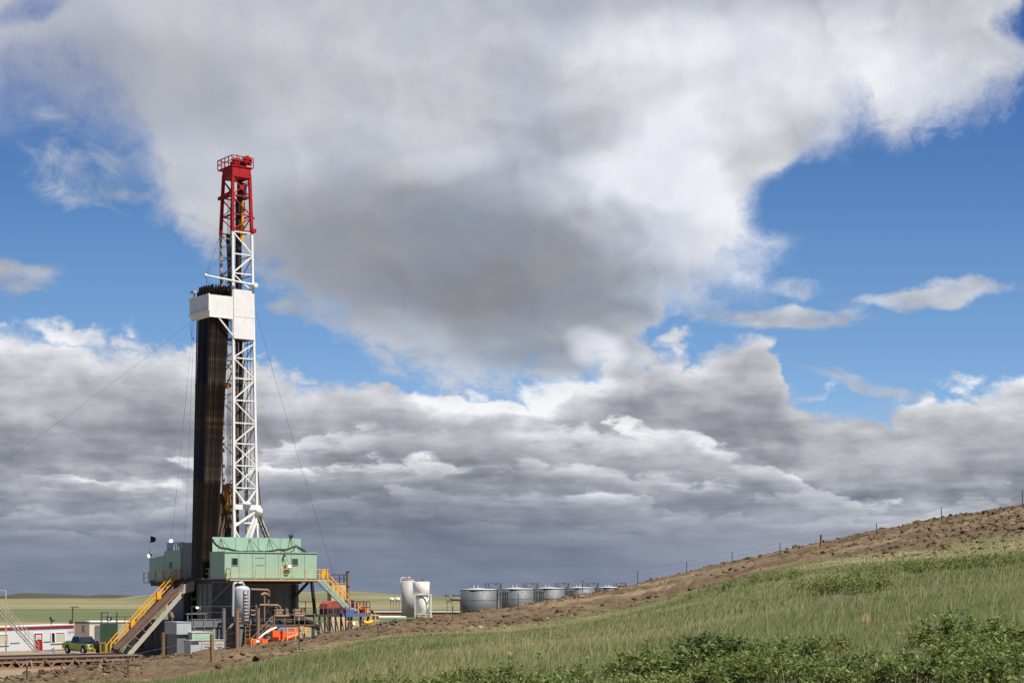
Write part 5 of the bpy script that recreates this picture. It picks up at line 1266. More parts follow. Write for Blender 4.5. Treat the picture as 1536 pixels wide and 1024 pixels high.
m = MB(); m.hexa([(p_.x-.15, p_.y-.04, p_.z+.5), (p_.x+.2, p_.y-.04, p_.z+.42), (p_.x+.2, p_.y+.04, p_.z+.42), (p_.x-.15, p_.y+.04, p_.z+.5), (p_.x-.32, p_.y-.04, p_.z+.95), (p_.x+.03, p_.y-.04, p_.z+1.0), (p_.x+.03, p_.y+.04, p_.z+1.0), (p_.x-.32, p_.y+.04, p_.z+.95)]); rb(m, 'board', M['ltrust'], sg)
gn, c, e, l = block('green_tool_box', 'pale and dark green steel box in front of the rig substructure', 'tool box', 288, 264, 321, 948.5, -9.4, M['green'], mat2=M['beige'])
rb(MB().box((e.x-.1, -9.5, 0), (e.x, -9.4, c.z+.35)), 'corner_post', M['green'], gn)
cg, c, e, l = block('electrical_cabinet', 'low light grey cabinet with two vents before the pale green box', 'electrical cabinet', 286, 276, 336, 960.5, -11.2, M['ltgrey'])
for x0, x1 in ((305, 317), (323, 333)):
    p_, q_ = on_b(x0, 965.5, -11.2), on_b(x1, 962, -11.2); rb(MB().box((p_.x, -11.23, p_.z), (q_.x, -11.2, q_.z)), 'vent', M['tan'], cg)
m = MB(); p_, q_ = on_b(286.5, 965.8, -11.2), on_b(298, 961.8, -11.2); m.box((p_.x, -11.23, p_.z), (q_.x, -11.2, q_.z)); rb(m, 'dark_panel', M['dark'], cg)
m = MB()
for px in (302, 319.5): p_ = on_b(px, 970, -11.2); m.box((p_.x-.02, -11.22, 0), (p_.x+.02, -11.2, c.z))
rb(m, 'panel_seam', M['grey'], cg)
m = MB()
for x0 in (307, 325):
    for i, w_ in enumerate((.11, .07, .12, .09, .05)): p_ = on_b(x0+i*1.9, 969.7, -11.2); m.box((p_.x, -11.22, p_.z-.05), (p_.x+w_, -11.2, p_.z+.05))
rb(m, 'lettering', M['dark'], cg)
p_ = on_b(244.5, 948, -9); o = rthing('timber_post', 'thick brown timber post in front of the dark navy container', 'timber post', (p_.x, p_.y, 0)); m = MB(); m.box((p_.x-.16, p_.y-.16, G), (p_.x+.16, p_.y+.16, p_.z)); rb(m, 'shaft', M['oldwood'], o); m = MB(); m.box((p_.x-.18, p_.y-.18, p_.z-.5), (p_.x+.18, p_.y+.18, p_.z-.44)); rb(m, 'band', M['rust'], o)
# mud tank with hand rail
mt, c, e, l = block('mud_tank', 'long grey steel mud tank with dark hand rail under the doghouse', 'mud tank', 288, 284, 412, 929, -5.6, M['grey'])
m = MB()
for i in range(9): x = c.x+.2+i*(e.x-c.x)/8.3; m.beam((x, -5.66, G), (x, -5.66, c.z), .1)
m.beam((c.x, -5.68, c.z-.7), (e.x, -5.68, c.z-.7), .1, .14); rb(m, 'rib', M['grey'], mt)
m = MB(); m.rail([(c.x, -5.55, c.z+.06), (e.x-.8, -5.55, c.z+.06)], 1.3, .04, step=1.6); rb(m, 'hand_rail', M['dark'], mt)
p_ = on_b(280, 921, -3.5); q_ = on_b(311, 919, -3.5); m = MB(); m.box((p_.x, -3.6, p_.z), (q_.x, -3.1, p_.z+.12)); m.beam((p_.x+.1, -3.5, p_.z), (p_.x+.1, -3.5, 3.3), .1); m.beam((q_.x-.2, -3.5, p_.z), (q_.x-.2, -3.5, 3.3), .1); rb(m, 'bench', M['grey'], mt)
# ================================================================ grey vessel
VB = -7.6; vc = on_b(362.8, 934, VB); vt = on_b(362.8, 883, VB); R_ = .83
ves = rthing('gas_separator', 'tall light grey cylindrical vessel with rungs and a gooseneck pipe', 'vessel', (vc.x, VB, 0))
m = MB(); m.lathe((vc.x, VB, vc.z), [(R_*.6, -.12), (R_, 0), (R_, vt.z-vc.z), (R_*.93, vt.z-vc.z+.12), (R_*.7, vt.z-vc.z+.26), (R_*.25, vt.z-vc.z+.36)], 28); rb(m, 'shell', M['ltgrey'], ves)
m = MB(); g = [(365.5, 881), (365.5, 876), (363.5, 873.6), (360, 873.3), (354, 873.3), (351.2, 874.5), (350.2, 878), (349.4, 924)]
m.tube([on_b(x, y, VB-.2) for x, y in g], .13, 8); m.tube([on_b(363.5, 873.5, VB-.2), on_b(363.5, 870.8, VB-.2)], .09, 8); rb(m, 'gooseneck', M['ltgrey'], ves)
m = MB(); y0_ = VB-R_*.98
l0, l1 = on_b(365.7, 933, y0_), on_b(372.8, 884, y0_-.0)
m.beam((l0.x, y0_, l0.z), (l0.x, y0_, l1.z), .05); m.beam((l1.x, y0_+.12, l0.z), (l1.x, y0_+.12, l1.z), .05)
rb(m, 'ladder_rail', M['grey'], ves)
for i in range(10):
    z = l0.z+.2+i*(l1.z-l0.z-.3)/9; m = MB(); m.tube([(l0.x, y0_, z), (l0.x+.05, y0_-.2, z+.02), ((l0.x+l1.x)/2, y0_-.27, z+.04), (l1.x-.05, y0_-.1, z+.02), (l1.x, y0_+.12, z)], .06, 5); rb(m, 'rung', M['ltgrey'], ves)
m = MB()
for dx, dy in ((-.6, -.5), (.6, -.5), (-.6, .5), (.6, .5)): m.beam((vc.x+dx, VB+dy, G), (vc.x+dx, VB+dy, vc.z), .14)
rb(m, 'leg', M['rust'], ves)
m = MB(); m.tube([on_b(349.5, 935, VB-.3), on_b(340, 946.5, VB-.3), on_b(339.3, 950, VB-.3), on_b(339.3, 974, VB-.3)], .13, 8); rb(m, 'drain_pipe', M['ltrust'], ves)
def stand(label, px, y0, y1, b, r, mat, bolts=False, name='pipe_post'):
    p_ = on_b(px, y0, b); o = rthing(name, label, 'post', (p_.x, b, 0)); m = MB(); m.tube([(p_.x, b, G), (p_.x, b, p_.z)], r, 8); rb(m, 'shaft', mat, o); m = MB(); m.tube([(p_.x, b, p_.z), (p_.x, b, p_.z+.06)], r*1.2, 8); rb(m, 'cap', mat, o)
    if bolts:
        m = MB()
        for yy in (914.5, 918, 928, 932): q_ = on_b(px+3, yy, b); m.tube([(p_.x, b-.1, q_.z), (p_.x+.4, b-.15, q_.z)], .09, 6)
        rb(m, 'clamp', M['ltrust'], o)
stand('brown pipe post with bolted clamps in front of the grey vessel', 355.5, 913, 975, VB-1.6, .2, M['ltrust'], True)
stand('brown pipe post to the right of the grey vessel', 387, 912, 955, VB-.8, .2, M['ltrust'])
stand('grey pipe post to the left of the grey vessel', 335.5, 912.5, 962, VB-.2, .2, M['grey'])
ld0, ld1 = on_b(368, 939, VB-1.2), on_b(374.5, 939, VB-1.2); o = rthing('short_ladder', 'short steel ladder standing below the grey vessel', 'ladder', (ld0.x, VB-1.2, 0)); m = MB()
for p_ in (ld0, ld1): m.beam((p_.x, VB-1.2, G), (p_.x, VB-1.2, ld0.z), .08)
rb(m, 'side_rail', M['ltrust'], o); m = MB()
for i in range(9): m.beam((ld0.x, VB-1.2, -.5+i*.42), (ld1.x, VB-1.2, -.5+i*.42), .07)
rb(m, 'rung', M['ltrust'], o)
# ================================================================ pipework and walkway
MBd = -6.6
mf = rthing('pipe_manifold', 'tangle of dusty brown pipes and valves under the doghouse', 'pipework', (on_b(400, 930, MBd).x, MBd, 0))
def P2(lst, b=MBd): return [on_b(x, y, b) for x, y in lst]
m = MB(); m.tube(P2([(376, 883.5), (402, 884.5), (403.5, 886), (403, 906)]), .12, 8); m.tube(P2([(396.5, 932), (396.5, 893)]), .09, 8); m.tube(P2([(392, 892), (396.5, 889.5), (401, 891)]), .16, 8); m.tube(P2([(389, 907), (417, 907.5)]), .13, 8); m.tube(P2([(417, 907.5), (420, 910), (420.5, 925)]), .13, 8); m.tube(P2([(376, 922), (382, 922), (384, 918.5), (382, 915.5), (376, 915)]), .11, 8)
rb(m, 'pipe', M['ltrust'], mf)
m = MB(); m.tube(P2([(384, 929), (384, 907), (388, 904), (410, 909), (416, 912)], MBd+.5), .1, 7); m.tube(P2([(410, 928), (410, 912), (402, 910)], MBd+.3), .1, 7); m.tube(P2([(401, 893), (404, 893)]), .2, 8)
rb(m, 'branch_pipe', M['rust'], mf)
for i, (x0, x1) in enumerate(((412, 432), (440, 456))):
    m = MB()
    for k, y in enumerate((915.5, 919.5, 923.5)): m.tube(P2([(x0+k*.7-1, y), (x1+.4*k, y)], MBd-.3*k), .14, 8)
    m.beam(on_b(x0+3, 926, MBd-.4), on_b(x0+3, 912, MBd-.4), .2); m.beam(on_b(x1-3, 926, MBd-.4), on_b(x1-3, 911, MBd-.4), .2)
    rb(m, 'valve_block', M['ltrust'], mf)
m = MB(); m.beam(on_b(455.5, 922, MBd), on_b(455.5, 911, MBd), .25); m.beam(on_b(428, 920, MBd-.6), on_b(427.5, 911.5, MBd-.6), .2); rb(m, 'valve_wheel', M['dark'], mf)
WB = -8.2; d0, d1 = on_b(384, 937, WB), on_b(472, 935, WB)
wk = rthing('pump_walkway', 'dusty brown steel walkway with rails and a stair below the pipework', 'walkway', (d0.x, WB, 0))
m = MB(); m.box((d0.x, WB-.1, d0.z-.18), (d1.x, WB+2.4, d0.z)); rb(m, 'deck', M['rust'], wk)
m = MB(); e_ = on_b(411, 937, WB); m.rail([(e_.x, WB, d0.z), (d1.x, WB, d0.z)], 1.05, .035, step=1.2); rb(m, 'hand_rail', M['ltrust'], wk)
m = MB()
for i in range(8): x = d0.x+.2+i*(d1.x-d0.x-.4)/7; m.beam((x, WB+.1, G), (x, WB+.1, d0.z-.18), .16)
for i in range(4): x = d0.x+1+i*2; m.beam((x, WB+.1, d0.z-.2), (x+1.6, WB+.1, .2), .08)
rb(m, 'leg', M['dark'], wk)
for off in (0, .9):
    m = MB(); t0, t1 = on_b(409, 938, WB-off), on_b(377, 972, WB-off); t1.z = max(t1.z, G); up = Vector((0, 0, 1.0)); m.beam(t0, t1, .1, .2); m.beam(t0+up, t1+up, .07); m.beam(t0+up*.5, t1+up*.5, .05)
    for k in range(5): q_ = t0.lerp(t1, k/4); m.beam(q_, q_+up, .06)
    rb(m, 'stair_rail', M['ltrust'], wk)
m = MB(); m.tube(P2([(440, 926), (455, 929), (470, 936), (478, 942)], WB+.6), .3, 8); m.tube(P2([(420, 932), (445, 934), (470, 938)], WB+.9), .22, 8); rb(m, 'mud_line', M['black'], wk)
# ================================================================ orange machine
OB = -12.5; oc = on_b(412, 962, OB)
om = rthing('orange_pump', 'bright orange pump machine half hidden by the dirt bank', 'pump', (oc.x, OB, 0))
def obox(mb, x0, y0, x1, y1, b0, d): p_, q_ = on_b(x0, y1, b0), on_b(x1, y0, b0); mb.box((p_.x, b0, p_.z), (q_.x, b0+d, q_.z))
m = MB(); obox(m, 379, 957.5, 398, 968, OB-.4, 1.4); obox(m, 398, 962, 446, 969, OB, 1.6); obox(m, 393, 958, 402, 965, OB-.6, .8); rb(m, 'skid', M['orange'], om)
m = MB(); obox(m, 409, 945, 420, 955, OB, 1.4); obox(m, 405, 950, 425, 960, OB+.2, 1.4); obox(m, 424, 944.5, 430, 964, OB-.1, 1.2); rb(m, 'engine_case', M['orange'], om)
m = MB(); obox(m, 431, 945, 440, 960, OB, 1.3); obox(m, 440, 942, 448, 952, OB+.4, 1.2); m.tube([on_b(430, 957, OB-.3), on_b(446, 952, OB-.3)], .22, 8); rb(m, 'pump_case', M['orange'], om)
m = MB(); q_ = on_b(403, 956, OB-.45); m.tube([q_, q_+Vector((0, .35, 0))], .42, 16); wl = rb(m, 'wheel', M['rubber'], om); m = MB(); m.tube([q_+Vector((0, -.04, 0)), q_], .2, 10); rb(m, 'hub', M['ltrust'], wl)
m = MB(); obox(m, 384, 959.5, 389, 963, OB-.43, .03); rb(m, 'plate', M['white'], om)
m = MB(); m.tube([on_b(x, y, OB+.1) for x, y in ((388, 957), (394, 952), (400, 947.5), (408, 943), (415, 940.5))], [.08, .11, .12, .11, .1], 8); rb(m, 'white_hose', M['white'], om)
m = MB(); m.tube([on_b(x, y, OB+.1) for x, y in ((398, 952), (404, 946.5), (411, 943))], .1, 6); m.tube([on_b(377, 966, OB-.6), on_b(376.5, 960, OB-.6), on_b(379, 958, OB-.6)], .07, 6); rb(m, 'yellow_hose', M['yellow'], om)
m = MB(); a_, b_ = on_b(419, 943.5, OB+.2), on_b(439, 942, OB+.2)
N_ = 8
for i in range(N_):
    for j in range(4): m.v.append((a_.x+(b_.x-a_.x)*i/(N_-1), a_.y+.35*j, a_.z+.12*math.sin(i*1.3+j)+.12*math.sin(i/(N_-1)*math.pi)-.25*(j == 0)))
m.f += [(i*4+j, (i+1)*4+j, (i+1)*4+j+1, i*4+j+1) for i in range(N_-1) for j in range(3)]; m.sm += [True]*((N_-1)*3)
m.plate([(a_.x, a_.y-.02, a_.z-.3), (b_.x, b_.y-.02, b_.z-.25), (b_.x, b_.y-.02, b_.z), (a_.x, a_.y-.02, a_.z)], (0, .05, 0))
tp = rthing('blue_tarp', 'crumpled blue tarpaulin draped over the orange pump', 'tarpaulin', (a_.x, a_.y, a_.z)); rb(m, 'sheet', M['blue'], tp)
p_, q_ = on_b(430.5, 948, OB-1.2), on_b(458.5, 948, OB-1.2); yg = rthing('yellow_barrier', 'pale yellow rail barrier beside the orange pump', 'barrier', (p_.x, OB-1.2, 0)); m = MB()
m.beam((p_.x, OB-1.2, q_.z+.5), (q_.x, OB-1.2, q_.z+.5), .09); m.beam((p_.x, OB-1.2, q_.z), (q_.x, OB-1.2, q_.z), .08)
for s_ in (0, .45, 1): x = p_.x+(q_.x-p_.x)*s_; m.beam((x, OB-1.2, G), (x, OB-1.2, q_.z+.5), .1)
rb(m, 'rails', M['tan'], yg); m = MB(); m.box((q_.x-.18, OB-1.26, q_.z-.05), (q_.x+.02, OB-1.22, q_.z+.55)); rb(m, 'end_plate', M['yellow'], yg)
# ================================================================ right side of the rig
SB = -3.6; s0, s1 = on_b(484, 870, SB), on_b(516, 903, SB); s2 = s1+(s1-s0)*.22
rs = rthing('rear_staircase', 'pale green stair with orange handrails at the right end of the walkway', 'staircase', (s0.x, SB, FL))
m = MB()
for d in (0, .9): m.beam(s0+Vector((0, d, 0)), s2+Vector((0, d, 0)), .07, .26)
rb(m, 'stringer', M['green'], rs)
m = MB()
for t_ in np.linspace(.02, .98, 22): p_ = s0.lerp(s2, t_); m.box((p_.x-.3, SB, p_.z-.2), (p_.x+.05, SB+.9, p_.z-.15))
rb(m, 'tread', M['ltgrey'], rs)
for d in (-.03, .93):
    m = MB(); up = Vector((0, 0, 1.15)); a_, b_ = s0+Vector((.1, d, .1)), s2+Vector((0, d, .1)); m.beam(a_+up, b_+up, .09); m.beam(a_+up*.5, b_+up*.5, .08)
    for t_ in np.linspace(0, 1, 7): q_ = a_.lerp(b_, t_); m.beam(q_, q_+up, .08)
    rb(m, 'handrail', M['yellow'], rs)
m = MB(); p_, q_ = on_b(482.5, 866, -5.0), on_b(492, 851, -5.0); m.box((p_.x, -5.0, p_.z), (q_.x, -4.9, q_.z-.3)); rb(m, 'gate_panel', M['yellow'], rs)
TB = 9.0
tt_, c, e, l = block('tan_tank', 'tan upright tank with a rail on top behind the orange handrails', 'tank', 497, 491, 522, 875, TB, paint('tan_tank_paint', (.52, .38, .22), .6, var=.12, rust=.1))
m = MB(); m.rail([(c.x, TB, c.z+.06), (e.x, TB, c.z+.06), (e.x, l.y, c.z+.06)], 1.0, .05, step=1.0); rb(m, 'top_rail', M['dark'], tt_)
p_ = on_b(521.8, 857, 2); tv = rthing('vent_stack', 'tall tan vertical stack pipe right of the stair', 'stack pipe', (p_.x, 2, 0)); m = MB(); m.tube([(p_.x, 2, G), (p_.x, 2, p_.z)], .2, 10); rb(m, 'pipe', M['ltrust'], tv); m = MB(); m.tube([(p_.x, 2, p_.z), (p_.x, 2, p_.z+.05)], .25, 10); rb(m, 'flange', M['rust'], tv); m = MB(); q_ = on_b(521.8, 879, 2); m.tube([(p_.x, 2, q_.z), (p_.x, 2, q_.z+.1)], .25, 10); rb(m, 'flange', M['rust'], tv)
EB = 1.0; e0, e1 = on_b(470, 921.5, EB), on_b(515, 924, EB)
pf = rthing('engine_platform', 'dark steel platform with thin red hand rails right of the rig', 'platform', (e0.x, EB, 0))
m = MB(); m.box((e0.x, EB, e0.z-.25), (e1.x, EB+3.5, e0.z)); rb(m, 'deck', M['dark'], pf)
m = MB(); m.rail([(e0.x, EB, e0.z), (e1.x, EB, e0.z)], 1.45, .04, step=1.5); m.rail([(e0.x, EB+3.4, e0.z), (e0.x, EB, e0.z)], 1.45, .04, step=1.5); rb(m, 'hand_rail', paint('dull_red_rail', (.30, .07, .05), .6, var=.2, rust=.2), pf)
m = MB()
for i in range(6): x = e0.x+.2+i*(e1.x-e0.x-.4)/5; m.beam((x, EB+.2, G), (x, EB+.2, e0.z-.25), .16); m.beam((x, EB+.2, e0.z-.3), (x+.8, EB+.2, .3), .1)
rb(m, 'leg', M['dark'], pf)
p_, q_ = on_b(490, 922, EB+1), on_b(513.5, 900.5, EB+1)
en = rthing('engine_unit', 'dark red and blue engine unit under a curved red hood', 'engine', (p_.x, EB+1, e0.z))
m = MB(); m.box((p_.x, EB+1, e0.z), (q_.x, EB+2.6, q_.z-.75)); rb(m, 'engine_block', M['dark'], en)
m = MB(); zc = q_.z-.75; prof = [(p_.x-.05, zc), (p_.x+.1, zc+.4), (p_.x+.5, zc+.65), (p_.x+1.0, zc+.75), (q_.x-.3, zc+.75), (q_.x+.05, zc+.6), (q_.x+.3, zc+.1), (q_.x+.3, zc)]; m.plate([(x, EB+.95, z) for x, z in prof], (0, 1.7, 0)); rb(m, 'hood', bpy.data.materials['dull_red_rail'], en)
a_, b_ = on_b(514, 915, EB+.9), on_b(521, 902, EB+.9); m = MB(); m.box((a_.x, EB+.9, a_.z), (b_.x, EB+2, b_.z)); rb(m, 'fan_guard', M['red'], en)
m = MB()
for k in range(3): a_ = on_b(494+k*6, 915-k*.6, EB+.95); m.box((a_.x, EB+.93, a_.z-.2), (a_.x+.3, EB+.99, a_.z+.15))
rb(m, 'grille', M['black'], en)
BB = .6; b0, b1 = on_b(514, 924.5, BB), on_b(555, 923.5, BB)
bp_ = rthing('blue_platform', 'blue steel platform with red rails and machinery at the right of the rig', 'platform', (b0.x, BB, 0))
m = MB(); m.box((b0.x, BB, b0.z), (b1.x, BB+3, b0.z+.38)); rb(m, 'deck', M['blue'], bp_)
m = MB(); m.rail([(b0.x+.3, BB+2.9, b0.z+.38), (b1.x, BB+2.9, b0.z+.38), (b1.x, BB, b0.z+.38)], 1.3, .04, step=.8); m.rail([(b0.x, BB+.1, b0.z+.38), (b0.x+3.0, BB+.1, b0.z+.38)], 1.2, .04, step=1.1); rb(m, 'hand_rail', bpy.data.materials['dull_red_rail'], bp_)
m = MB(); a_ = on_b(519.5, 945, BB-.1); t_ = on_b(519.5, 898.5, BB-.1); m.beam((a_.x, BB-.1, G), (a_.x, BB-.1, t_.z), .24); rb(m, 'corner_post', M['blue'], bp_)
m = MB()
for x in (521, 527, 541, 551): a_ = on_b(x, 930, BB+.3); m.beam((a_.x, BB+.3, G), (a_.x, BB+.3, b0.z), .2)
rb(m, 'leg', M['dark'], bp_)
bz = b0.z+.39
me_ = rthing('blue_motor', 'small blue motor block with silver top standing on the blue platform', 'motor', (b0.x+1, BB+1, bz)); m = MB(); a_, b_ = on_b(522, 921, BB+1), on_b(535, 913, BB+1); m.box((a_.x, BB+1, bz), (b_.x, BB+2, b_.z)); rb(m, 'block', M['blue'], me_); m = MB(); m.box((a_.x+.1, BB+1.1, b_.z), (b_.x-.1, BB+1.9, b_.z+.12)); m.tube([(a_.x+.3, BB+1.2, b_.z), (a_.x+.3, BB+1.2, b_.z+.9)], .2, 8); rb(m, 'top_cover', M['ltgrey'], me_); m = MB(); m.tube([(a_.x+.8, BB+1.5, b_.z), (a_.x+.8, BB+1.5, b_.z+1.0)], .3, 8); rb(m, 'filter', M['black'], me_)
yd = rthing('yellow_drum', 'yellow drum unit on the end of the blue platform', 'drum', (b1.x-.9, BB+1, bz)); m = MB(); a_, b_ = on_b(546.5, 921, BB+1), on_b(552.5, 912, BB+1); m.box((a_.x+.05, BB+.95, bz), (b_.x-.05, BB+1.6, b_.z)); rb(m, 'case', M['yellow'], yd); m = MB(); m.box((a_.x-.25, BB+1, bz), (a_.x, BB+1.6, b_.z-.1)); rb(m, 'side_plate', M['red'], yd); m = MB(); m.tube([(a_.x-.9, BB+.9, bz), (a_.x-.9, BB+.9, bz+1.1)], .08, 6); m.tube([(a_.x-1.3, BB+.9, bz+.2), (a_.x-.6, BB+.9, bz+.7)], .07, 6); rb(m, 'lever', M['yellow'], yd)
yp = rthing('yellow_piping', 'yellow gas piping with valves under the blue platform', 'piping', (b0.x+1, BB-.4, 0)); m = MB()
m.tube(P2([(520, 938), (520, 931.5), (536, 931.5), (536, 938)], BB-.4), .1, 7); m.tube(P2([(547, 936), (548, 930), (549.5, 924)], BB-.4), .09, 7); m.tube(P2([(553, 935), (555, 927), (557, 921)], BB-.4), .09, 7); rb(m, 'pipe', M['yellow'], yp); m = MB(); m.tube(P2([(545, 933), (552, 934), (558, 932)], BB-.5), .22, 8); rb(m, 'valve', M['yellow'], yp); m = MB(); m.tube(P2([(528, 936), (532, 936)], BB-.5), .25, 8); rb(m, 'meter', M['white'], yp)
fr_ = rthing('motor_stand', 'tan steel pipe stand with a dark motor right of the blue platform', 'frame', (b1.x+.3, BB, 0)); m = MB()
for x in (557, 563): a_ = on_b(x, 919.5, BB); m.beam((a_.x, BB, G), (a_.x, BB, a_.z), .14)
a_, b_ = on_b(555, 922, BB), on_b(570, 922, BB); m.beam(a_, b_, .12); m.beam(a_+Vector((0, 0, -.6)), b_+Vector((0, 0, -.6)), .1); rb(m, 'bars', M['tan'], fr_); m = MB(); a_, b_ = on_b(559, 928, BB+1), on_b(568, 923, BB+1); m.box((a_.x, BB+1, a_.z), (b_.x, BB+2, b_.z)); a_ = on_b(562, 914.5, BB+1); m.tube([(a_.x, BB+1.3, b_.z), (a_.x-.2, BB+1.3, a_.z)], .16, 8); rb(m, 'motor', M['dark'], fr_)
# ================================================================ silos far behind
SY = 420.0
def far_at(px, Y): p = PX(px, HY, Y); return (p.x, p.y, 0)
si = thing('grey_silo', 'tall grey white silo cylinder with a bent pipe over its top', 'silo', far_at(612.3, SY)); H_ = 8.9
MB().lathe((0, 0, 0), [(1.56, 0), (1.56, H_)], 28).build('shell', M['greysilo'], si)
m = MB(); m.lathe((0, 0, H_), [(1.58, 0), (1.5, .15), (.7, .3), (.2, .36)], 28); m.build('roof', M['ltrust'], si)
m = MB(); m.tube([(-1.75, -.2, 6.5), (-1.75, -.2, H_+.3), (-1.55, -.2, H_+.6), (-.2, -.2, H_+.75), (.5, -.2, H_+.6)], .16, 8); m.build('vent_pipe', M['white'], si)
sj = thing('white_silo', 'rust streaked white silo raised in a white steel frame', 'silo', far_at(631.8, SY-8)); 
MB().lathe((0, 0, 0), [(1.9, 5.4), (1.98, 5.5), (1.98, 8.4), (1.9, 8.5)], 28).build('upper_shell', M['rusty_white'], sj)
m = MB(); m.lathe((0, 0, 8.5), [(1.6, 0), (.8, .2), (.15, .25)], 20); m.tube([(.3, 0, 8.6), (.3, 0, 9.1)], .18, 8); m.build('hatch', M['rust'], sj)
MB().lathe((.15, -.6, 0), [(1.0, .6), (1.3, 1.0), (1.34, 4.4), (1.2, 4.9), (.6, 5.25)], 24).build('lower_shell', M['rusty_white'], sj)
MB().lathe((0, 1.3, 0), [(1.7, .6), (1.7, 5.4)], 24).build('rear_shell', M['rusty_white'], sj)
m = MB()
for x, y in ((-1.35, -2), (2.35, -2), (-1.35, 1.5), (2.35, 1.5)): m.beam((x, y, 0), (x, y, 5.5), .22)
m.beam((-1.6, -2, 5.45), (2.5, -2, 5.45), .25, .3); m.beam((-1.5, -2, .85), (2.5, -2, .85), .18)
for x in (-.3, 1.2): m.beam((x, -2, 0), (x, -2, .8), .18)
m.beam((2.35, -2, 5.45), (2.35, 1.5, 5.45), .2); m.build('frame', M['white'], sj)
o = MB().box((-3.6, -5, 0), (3.4, 4, .3)).build('silo_pad', M['concrete'], None, (PX(588, HY, 412).x, 412, .0)); tag(o, 'flat white slab on the ground in front of the grey silo', 'slab')
bw = thing('berm_wall', 'long low white and red containment wall behind the silos', 'containment wall', far_at(620, 450)); MB().box((-13, 0, 0), (14.5, .5, .75)).build('red_base', paint('red_liner', (.36, .10, .05), .8, var=.2), bw); MB().box((-13.1, -.15, .75), (14.6, .7, 1.05)).build('white_top', M['concrete'], bw)
for i, (px, Y, lab) in enumerate(((588, 470, 'left one of two small white tanks on stilts left of the grey silo'), (596.5, 470, 'right one of two small white tanks on stilts left of the grey silo'), (684, 480, 'small pinkish brown tank on stilts far behind left of the grey tanks'))):
    o = thing('stilt_tank', lab, 'tank', far_at(px, Y), 0, 'small tanks on stilts'); w_ = (.55, .6, 1.6)[i]
    MB().tube([(-w_, 0, 4.0), (-w_*.9, 0, 4.0), (w_*.9, 0, 4.0), (w_, 0, 4.0)], [.3, .48, .48, .3], 12).build('barrel', (M['white'], M['white'], M['ltrust'])[i], o)
    m = MB()
    for x in (-w_*.7, w_*.7): m.beam((x, 0, 0), (x, 0, 3.6), .14)
    m.build('stilt', M['ltrust'], o)
o = thing('lamp_pole', 'thin lamp pole left of the small brown tank on stilts', 'lamp pole', far_at(670.5, 440)); MB().beam((0, 0, 0), (0, 0, 3.6), .16).build('pole', M['rust'], o); MB().box((-.2, -.2, 3.4), (.9, .2, 3.9)).build('lamp_head', M['ltrust'], o)
# ================================================================ row of grey tanks
def tank(px, Y, i, lab):
    R = 57/2/F*296; H = 6.6+.12*i
    o = thing('storage_tank', lab, 'storage tank', far_at(px, Y), 0, 'row of round grey tanks')
    MB().lathe((0, 0, 0), [(R, 0), (R, H)], 48).build('shell', M['galv'], o)
    MB().lathe((0, 0, H), [(R+.06, -.05), (R+.06, .06), (R*.5, .2), (.3, .32)], 48).build('roof', M['ltgrey'], o)
    m = MB(); 
    for z in (1.6, 3.2, 4.8): m.lathe((0, 0, z), [(R+.015, 0), (R+.015, .06)], 48)
    m.build('seam_band', M['galv'], o)
    m = MB(); m.tube([(-R*.3, -.5, H+.1), (-R*.3, -.5, H+.75)], .16, 8); m.build('vent', M['ltgrey'], o); m = MB(); m.tube([(-R*.08, .2, H+.3), (-R*.08, .2, H+.8)], .16, 8); m.build('vent', M['ltgrey'], o)
    m = MB(); x0, x1 = R*.28, R+.55; zt_ = H+1.05; y_ = -R*.35
    m.box((x0, y_-.35, zt_), (x1+.1, y_+.35, zt_+.16))
    for x in (x0+.4, x0+.9): m.beam((x, y_, H+.1), (x-.3, y_, zt_), .16)
    m.beam((x1, y_, H-.2), (x1-.1, y_, zt_), .22); m.beam((x1-.35, y_, H-.2), (x1-.1, y_, zt_), .14); m.beam((x1-1.2, y_, zt_), (x1-.8, y_, H+.9), .2)
    m.build('gantry', M['grey'], o)
    m = MB()
    for x, y in ((x1, y_-.35), (x1-.55, y_-.35)): m.beam((x, y, 0), (x, y, zt_), .11)
    for k in range(16): m.beam((x1, y_-.35, .4+k*.45), (x1-.55, y_-.35, .4+k*.45), .09)
    m.build('ladder', M['grey'], o)
    m = MB(); 
    for k in range(5): m.tube([(R*.93+.5+k*.32, .8, 0), (R*.93+.5+k*.32, .8, H-.5)], .1, 6)
    m.beam((R, .7, H-.5), (R+2.2, .7, H-.5), .14); m.beam((R, -.6, 2.6), (R+2.2, -.6, 2.6), .2); m.build('pipe_run', M['dark'], o)
for i, (px, Y, lab) in enumerate(((719, 296, 'nearest and largest round grey steel tank with a gantry on top'), (776.5, 324, 'second grey tank in the row, next to the nearest one'), (825, 350, 'middle grey tank of the row half sunk behind the dirt slope'), (871, 376, 'fourth grey tank, crossed by a fence post, mostly behind the slope'), (914, 402, 'last grey tank with only its roof showing over the slope'))): tank(px, Y, i, lab)
